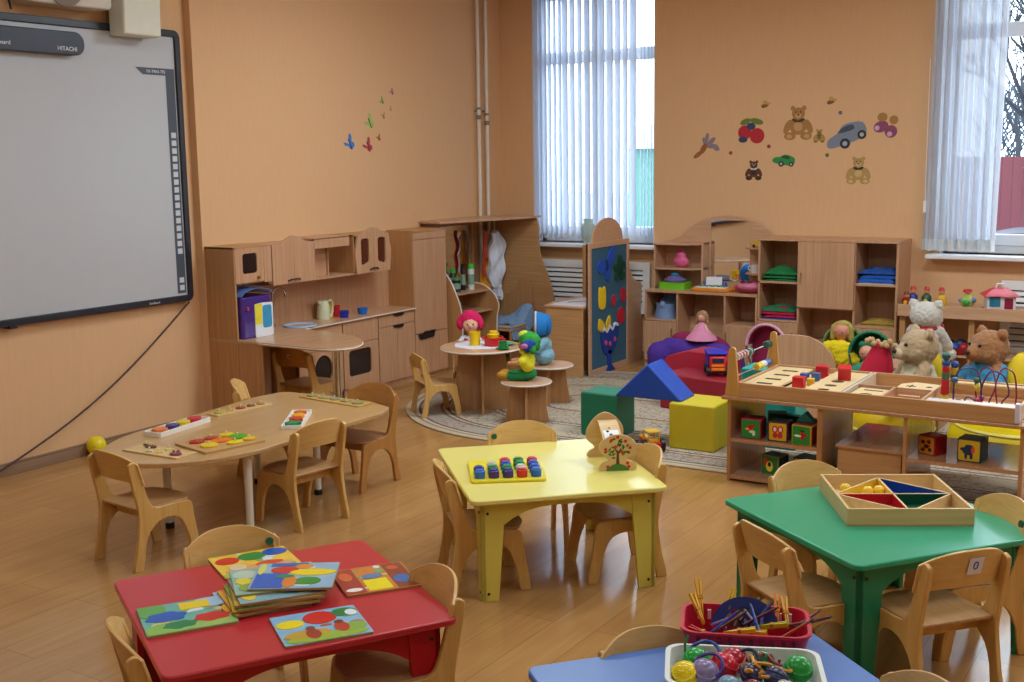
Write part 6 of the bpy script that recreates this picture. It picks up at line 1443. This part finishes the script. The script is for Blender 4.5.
# red cloth figure (puppet) with beads
t = thing('hand_puppet', 'crimson cloth puppet with tan fringe left of the tan bear', 'puppet', (-2.14, 7.86, RZ))
build('puppet_cloth', MB().grid(18, 18, lambda u, v: ((.045 + .16 * (1 - v) ** .8) * math.cos(2 * PI * u) * (1 + .06 * math.sin(10 * PI * u)) + .09 * v, (.03 + .10 * (1 - v)) * math.sin(2 * PI * u), .56 * v + .02), 0), M('#c01838', .9, .1, .2), t)
fr_ = MB(); rnd = random.Random(5)
for k in range(12): fr_.ell((.0 + k * .017, -.03 + rnd.uniform(-.02, .02), .585 + rnd.uniform(-.02, .02)), (.018, .016, .020), 8, 6)
build('fringe', fr_, M('#c8a070', .8), t)

# purple armchair with a doll
t = thing('toddler_armchair', 'purple and magenta soft toddler armchair by the dresser', 'armchair', (-3.72, 8.72, RZ), R(0))
blob('armchair_body', [('e', (-.27, 0, .15), (.11, .22, .19)), ('c', (-.27, -.18, .08), .09, (-.27, -.18, .26), .10), ('e', (.27, 0, .13), (.10, .20, .17)), ('c', (-.2, -.12, .30), .09, (.25, -.12, .28), .09), ('e', (0, -.12, .16), (.28, .12, .16)), ('c', (-.28, -.16, .06), .06, (.28, -.16, .06), .06)], M('#4a2890', .85, .25, .3, 12), t, .016, jitter=.006)
blob('armchair_back', [('e', (-.02, .08, .28), (.26, .12, .13)), ('e', (-.15, .05, .34), (.12, .09, .08))], M('#8a1848', .85, .15, .3, 12), t, .016)
t = thing('doll', 'blonde doll in long pink dress sitting on purple armchair', 'doll', (-3.66, 8.62, .40))
blob('doll_body', [('e', (0, 0, .175), (.032, .032, .036)), ('c', (0, 0, .10), .016, (0, 0, .15), .014), ('c', (-.03, 0, .11), .014, (-.065, -.02, .05), .011), ('c', (.03, 0, .11), .014, (.065, -.02, .05), .011)], M('#e0a890', .5), t, .005)
blob('hair', [('e', (0, .012, .195), (.044, .036, .035)), ('c', (-.035, .01, .19), .018, (-.045, .01, .13), .014), ('c', (.035, .01, .19), .018, (.045, .01, .13), .014)], M('#a88060', .8, .3, .6, 60), t, .005, jitter=.003)
face(t, (0, 0, .175), .032)
build('dress', MB().lathe([(.125, 0), (.115, .02), (.085, .05), (.05, .085), (.03, .12), (.02, .135)], 28, cap=False), M('#d888a8', .8, .15, .3, 30), t)

# ================================================================ LEDGE under the right window and toys
lg_ = thing('window_bench', 'long wooden toy ledge on posts below the right window', 'shelf', (0, 0, 0))
build('ledge_board', MB().box(-2.29, -.2, 9.22, 9.60, .655, .672), CABX, lg_, .002)
build('ledge_rail', MB().box(-2.29, -.2, 9.20, 9.22, .60, .692), CABX, lg_, .002)
for x in (-2.28, -1.77, -1.0, -.24): build('post', MB().box(x, x + .04, 9.24, 9.56, 0, .655), CABD, lg_, .001)
build('low_shelf', MB().box(-2.24, -.24, 9.24, 9.56, .30, .316), CABX, lg_, .002)
def figbottle(lb, x, y, body, cap='#c02020', shirt='#e8c020', z=.672, h=.15):
    t = thing('toy_figure', lb, 'toy figure', (x, y, z), group='little figures on the window ledge')
    build('figure_body', MB().lathe([(0, 0), (.035, 0), (.038, .02), (.036, h * .5), (.022, h * .62), (0, h * .64)], 18), M(body, .35), t)
    build('figure_head', MB().ell((0, 0, h * .76), .022), M('#d89868', .4), t)
    build('figure_hat', MB().lathe([(.026, h * .84), (.020, h * .9), (.016, h), (0, h)], 14), M(cap, .35), t)
    build('badge', MB().at((0, -.037, h * .32), rx=R(90)).cyl(0, 0, -.003, .003, .014, seg=14), M(shirt, .4), t)
figbottle('little figure in blue with red cap at left end of ledge', -2.20, 9.30, '#1c3c88', shirt='#d8e0e8')
figbottle('little figure in green with red cap, middle of ledge trio', -2.10, 9.31, '#145038', shirt='#d8c850')
figbottle('little figure in yellow with red cap, right of ledge trio', -1.99, 9.31, '#d8a818', shirt='#b02828')
figbottle('little red figure in front of the blue one at ledge end', -2.235, 9.25, '#901820', cap='#701018', z=.672, h=.11)
t = thing('toy_rattle', 'clear toy spinner bottle with green ball and red top on ledge', 'toy', (-1.80, 9.30, .672))
build('globe', MB().ell((0, 0, .055), .052), M('#a8b860', .2, .6, scale=30), t); build('inner_ball', MB().ell((.0, -.03, .05), .030), M('#38a048', .4), t)
build('side_ball', MB().ell((.045, -.01, .065), .022).ell((-.045, -.01, .06), .018), M('#5878a8', .4, .3, scale=30), t); build('neck', MB().cyl(0, 0, .10, .125, .018), M('#c8b060', .4), t); build('top_cap', MB().lathe([(.035, .125), (.03, .145), (0, .15)], 16), M('#c82828', .4), t)
t = thing('toy_house', 'white toy house with red roof and coloured doors on ledge', 'toy house', (-1.575, 9.32, .672), R(20))
build('house_wall', MB().box(-.10, .10, -.08, .08, 0, .115), M('#e0d8dc', .4), t, .004)
build('house_roof', MB().add([(-.13, -.11, .11), (.13, -.11, .11), (.13, .11, .11), (-.13, .11, .11), (-.05, -.03, .165), (.05, -.03, .165), (.05, .03, .165), (-.05, .03, .165)], [(0, 1, 5, 4), (1, 2, 6, 5), (2, 3, 7, 6), (3, 0, 4, 7), (4, 5, 6, 7), (3, 2, 1, 0)]), M('#c83040', .4), t, .003)
build('house_door', MB().box(.02, .08, -.083, -.079, .01, .095), M('#8a1840', .4), t); build('house_window', MB().box(-.085, -.01, -.086, -.079, .035, .11), M('#187898', .4, .5, scale=30), t)
build('carry_handle', MB().tube([(-.03, 0, .16), (-.02, 0, .195), (.02, 0, .195), (.03, 0, .16)], .008, 8), M('#e8e0e4', .4), t)
build('base_plinth', MB().box(-.11, .11, -.09, .09, 0, .012), M('#d04858', .4), t)
t = thing('plastic_bowl', 'red plastic bowl heaped with green and blue toys on low shelf', 'bowl', (-1.88, 9.36, .316))
build('bowl_body', MB().lathe([(0, 0), (.10, 0), (.16, .06), (.155, .06), (.09, .008), (0, .008)], 26), M('#c02830', .4), t)
for k, (x, y, r, c) in enumerate(((-.07, -.05, .04, '#48a040'), (.0, -.06, .04, '#2058b0'), (.07, -.04, .04, '#b82030'), (.03, .03, .05, '#203858'), (-.05, .04, .045, '#303840'))):
    w_ = thing('toy_ball', ('green', 'blue', 'dark red', 'navy', 'charcoal')[k] + ' toy ball in the red bowl under the ledge', 'ball', (-1.88 + x, 9.36 + y, .325)); build('ball_skin', MB().ell((0, 0, r), r), M(c, .4, .3, scale=30), w_); build('seam', MB().torus((0, 0, r), r, .002, 20, 5), M('#20242c', .5), w_)

# ================================================================ BASKETS on the blue table
TB = .462
def basket(name, lb, loc, rz, w, d, h, mat, slots=True):
    t = thing(name, lb, 'basket', loc, rz)
    b = MB(); O0 = rect(-w / 2 * .88, w / 2 * .88, -d / 2 * .84, d / 2 * .84, .035, 5); O1 = rect(-w / 2, w / 2, -d / 2, d / 2, .045, 5)
    n = len(O0); k_ = lambda P, q, z: [(p[0] * q, p[1] * q, z) for p in P]
    rings = [k_(O0, 1, 0), k_(O1, 1, h - .008), k_(O1, 1.03, h - .006), k_(O1, 1.03, h), k_(O1, .965, h), k_(O0, .965, .006)]
    vs = [p for r_ in rings for p in r_]; fs = []
    for i in range(len(rings) - 1):
        for j in range(n): j2 = (j + 1) % n; fs.append((i * n + j, i * n + j2, (i + 1) * n + j2, (i + 1) * n + j))
    fs += [tuple(range(n))[::-1], tuple(range(5 * n, 6 * n))]
    b.add(vs, fs); build('basket_body', b, mat, t)
    if slots:
        for sy in (1, -1):
            s = MB()
            for k in range(10):
                x = -w / 2 * .74 + k * w * .74 / 9
                y = sy * (d / 2 * .965)
                s.box(x - .005, x + .005, y - .012, y + .012, h * .5, h * .82)
            o = build('side_slot', s, M('#e8d8d8', .5) if sy > 0 else M('#5a0c18', .6), t)
    return t
ra_ = R(22)
basket('plastic_basket', 'red slotted plastic basket of clips and pens on blue table', (-1.145, 3.03, TB), ra_, .35, .22, .085, M('#c01430', .35))
basket('plastic_tub', 'white plastic tub of beads and balls at front of blue table', (-1.035, 2.735, TB), R(24), .39, .25, .085, M('#dcdcd4', .35), False)
def place(cx, cy, a, u, v): return (cx + u * math.cos(a) - v * math.sin(a), cy + u * math.sin(a) + v * math.cos(a))
rnd = random.Random(12)
def stick(name, lb, u, v, z, L_, az, el, c, cat='peg', kind='peg', grp='clips and pens in the red basket'):
    x, y = place(-1.145, 3.03, ra_, u, v)
    t = thing(name, lb, cat, (x, y, TB + z), R(az), grp)
    e = R(-el)
    if kind == 'peg':
        for s in (-1, 1): build('peg_leg', MB().at(ry=e).prism([(0, s * .002), (L_, s * .010), (L_, s * .004), (L_ * .5, s * .0005)] if s > 0 else [(0, -.002), (L_ * .5, -.0005), (L_, -.004), (L_, -.010)], 'z', -.006, .006), M(c, .4), t)
        build('spring', MB().at(ry=e).box(L_ * .45, L_ * .55, -.008, .008, -.008, .008), M('#b88020', .4, metal=.3), t)
    else:
        build('pen_body', MB().at(ry=e).at((0, 0, 0), ry=R(90) + e).cyl(0, 0, 0, L_, .0045, seg=8), M(c, .35), t); build('pen_tip', MB().at((0, 0, 0), ry=R(90) + e).cyl(0, 0, L_, L_ + .012, .0045, .001, 8), M('#202020', .4), t)
pegs = [(-.12, .05, .07, .11, 125, 48, '#e8a818', 'yellow clip sticking up at far left corner of red basket'), (-.115, .01, .06, .10, 140, 40, '#e8b020', 'yellow clip leaning over the left rim of red basket'), (-.06, .03, .05, .11, 85, 58, '#e8b818', 'upright yellow clip left of the blue disc'), (-.06, -.05, .06, .09, 20, 12, '#e8c020', 'yellow clip lying at front left of the red basket'), (-.02, -.045, .065, .08, 10, 6, '#d8a820', 'ochre clip lying below the blue disc'),
        (.03, -.02, .07, .09, 15, 14, '#b8b018', 'olive yellow clip under the dark disc'), (.09, .03, .055, .10, 110, 45, '#f08828', 'orange clip pointing up in right half of red basket'), (.12, .01, .06, .10, 120, 40, '#e8b040', 'pale orange clip beside the purple bristles'), (-.08, -.06, .05, .09, 170, 5, '#c02828', 'red clip along the front left rim')]
for (u, v, z, L_, az, el, c, lb) in pegs: stick('clothes_peg', lb, u, v, z, L_, az, el, c)
cols_ = [('purple', '#4a3890'), ('blue', '#2840a0'), ('maroon', '#701828'), ('brown', '#6a3818'), ('mauve', '#8870a8'), ('black', '#18181c'), ('navy', '#1c2860'), ('wine', '#581030'), ('violet', '#6048a0'), ('rust', '#a04020')]
for k in range(18):
    nm, c = cols_[k % 10]
    u = rnd.uniform(-.02, .14) if k > 4 else rnd.uniform(-.10, .0); v = rnd.uniform(-.07, .05)
    stick('pen', nm + ' thin pen in the %s of the red basket' % (('left part', 'right part')[k > 4]) + (', lying lower' if k >= 10 else ', lying on top'), u, v, .045 + .0015 * k, .10, rnd.uniform(0, 180), rnd.uniform(5, 38), c, 'pen', 'pen')
x, y = place(-1.145, 3.03, ra_, .0, .03)
t = thing('plastic_disc', 'large dark blue half disc standing in the red basket', 'disc', (x, y, TB + .05), ra_, None)
build('disc_rim', MB().at(rx=R(-25)).prism(arc(0, 0, .095, .085, 0, 180, 18) + arc(0, 0, .060, .055, 180, 0, 18), 'y', -.006, .006), M('#142c70', .35), t); build('disc_fill', MB().at(rx=R(-25)).prism(arc(.01, .0, .055, .06, 0, 180, 16), 'y', -.003, .004), M('#3a4030', .4), t)
# contents of the tub
tub = [(-.15, -.03, .034, '#f0d010', 'glossy yellow ball at front left of the white tub'), (-.10, -.02, .036, '#8878a0', 'mauve grey ball beside the yellow one in white tub'), (-.12, .05, .036, '#18a038', 'bright green ball at rear left of the white tub'), (-.05, .02, .038, '#c81828', 'red ring-marked ball in the middle of white tub'), (-.02, .07, .034, '#b01c28', 'dark red ball at the back of white tub'),
       (.05, .07, .032, '#186838', 'dark green ball at back right of white tub'), (.14, .03, .036, '#209838', 'green ribbed ball at right end of white tub'), (-.04, -.06, .030, '#7898b0', 'pale blue ball at the front of white tub'), (.02, .0, .030, '#3a3858', 'slate bead cluster ball in centre of white tub'), (.08, -.02, .032, '#303860', 'navy ball right of centre in white tub'), (.10, -.07, .03, '#b8a898', 'beige ball at front right of white tub'), (.02, -.07, .03, '#702838', 'maroon ball at front centre of white tub')]
for (u, v, r, c, lb) in tub:
    x, y = place(-1.035, 2.735, R(24), u, v)
    t = thing('toy_ball', lb, 'ball', (x, y, TB + .012 + (.022 if v > -.05 else .01)), rnd.random() * 3, 'small balls and rings in the white tub')
    build('ball_skin', MB().ell((0, 0, r), r, 20, 12), M(c, .22, .1), t)
    build('ball_ridge', MB().at((0, 0, r), rx=.5).torus((0, 0, 0), r * .98, .003, 24, 6).torus((0, 0, r * .45), r * .88, .003, 24, 6), M(c, .4, .3), t)
for k, (u, v, c, lb, R_) in enumerate(((-.10, .06, '#1c3c90', 'thin dark blue ring around the green ball', .042), (.01, .045, '#282848', 'dark ring standing in middle of the white tub', .03), (-.09, -.01, '#4a2c80', 'purple ring lying on the mauve ball', .038))):
    x, y = place(-1.035, 2.735, R(24), u, v); t = thing('toy_ring', lb, 'ring', (x, y, TB + .085), 0)
    build('ring_body', MB().at(rx=.6).torus((0, 0, 0), R_, .005, 26, 8), M(c, .3), t)
for k, (u0, v0, u1, v1, c, lb) in enumerate(((.0, -.05, .06, .02, '#d89828', 'orange cord looping over the centre of white tub'), (.03, -.06, .12, .0, '#c88820', 'ochre cord crossing the right half of white tub'), (.04, .05, .10, .03, '#8a3020', 'brown cord near the dark green ball'), (.0, .0, .05, .055, '#e0a030', 'light orange cord behind the centre of white tub'))):
    p0 = place(-1.035, 2.735, R(24), u0, v0); p1 = place(-1.035, 2.735, R(24), u1, v1)
    pts = [(p0[0] + (p1[0] - p0[0]) * q / 12 + .012 * math.sin(q * 1.3 + k), p0[1] + (p1[1] - p0[1]) * q / 12 + .012 * math.cos(q * 1.1), TB + .088 + .01 * math.sin(q * .9 + k)) for q in range(13)]
    tag(build('lacing_cord', MB().tube(pts, .0045, 6), M(c, .5)), lb, 'cord')
x, y = place(-1.035, 2.735, R(24), -.145, .07)
tag(build('green_straw', MB().tube([(x, y, TB + .03), (x - .01, y + .01, TB + .10), (x - .005, y + .02, TB + .125)], .0035, 6), M('#209050', .35)), 'thin green straw poking up at left rear of white tub', 'straw')
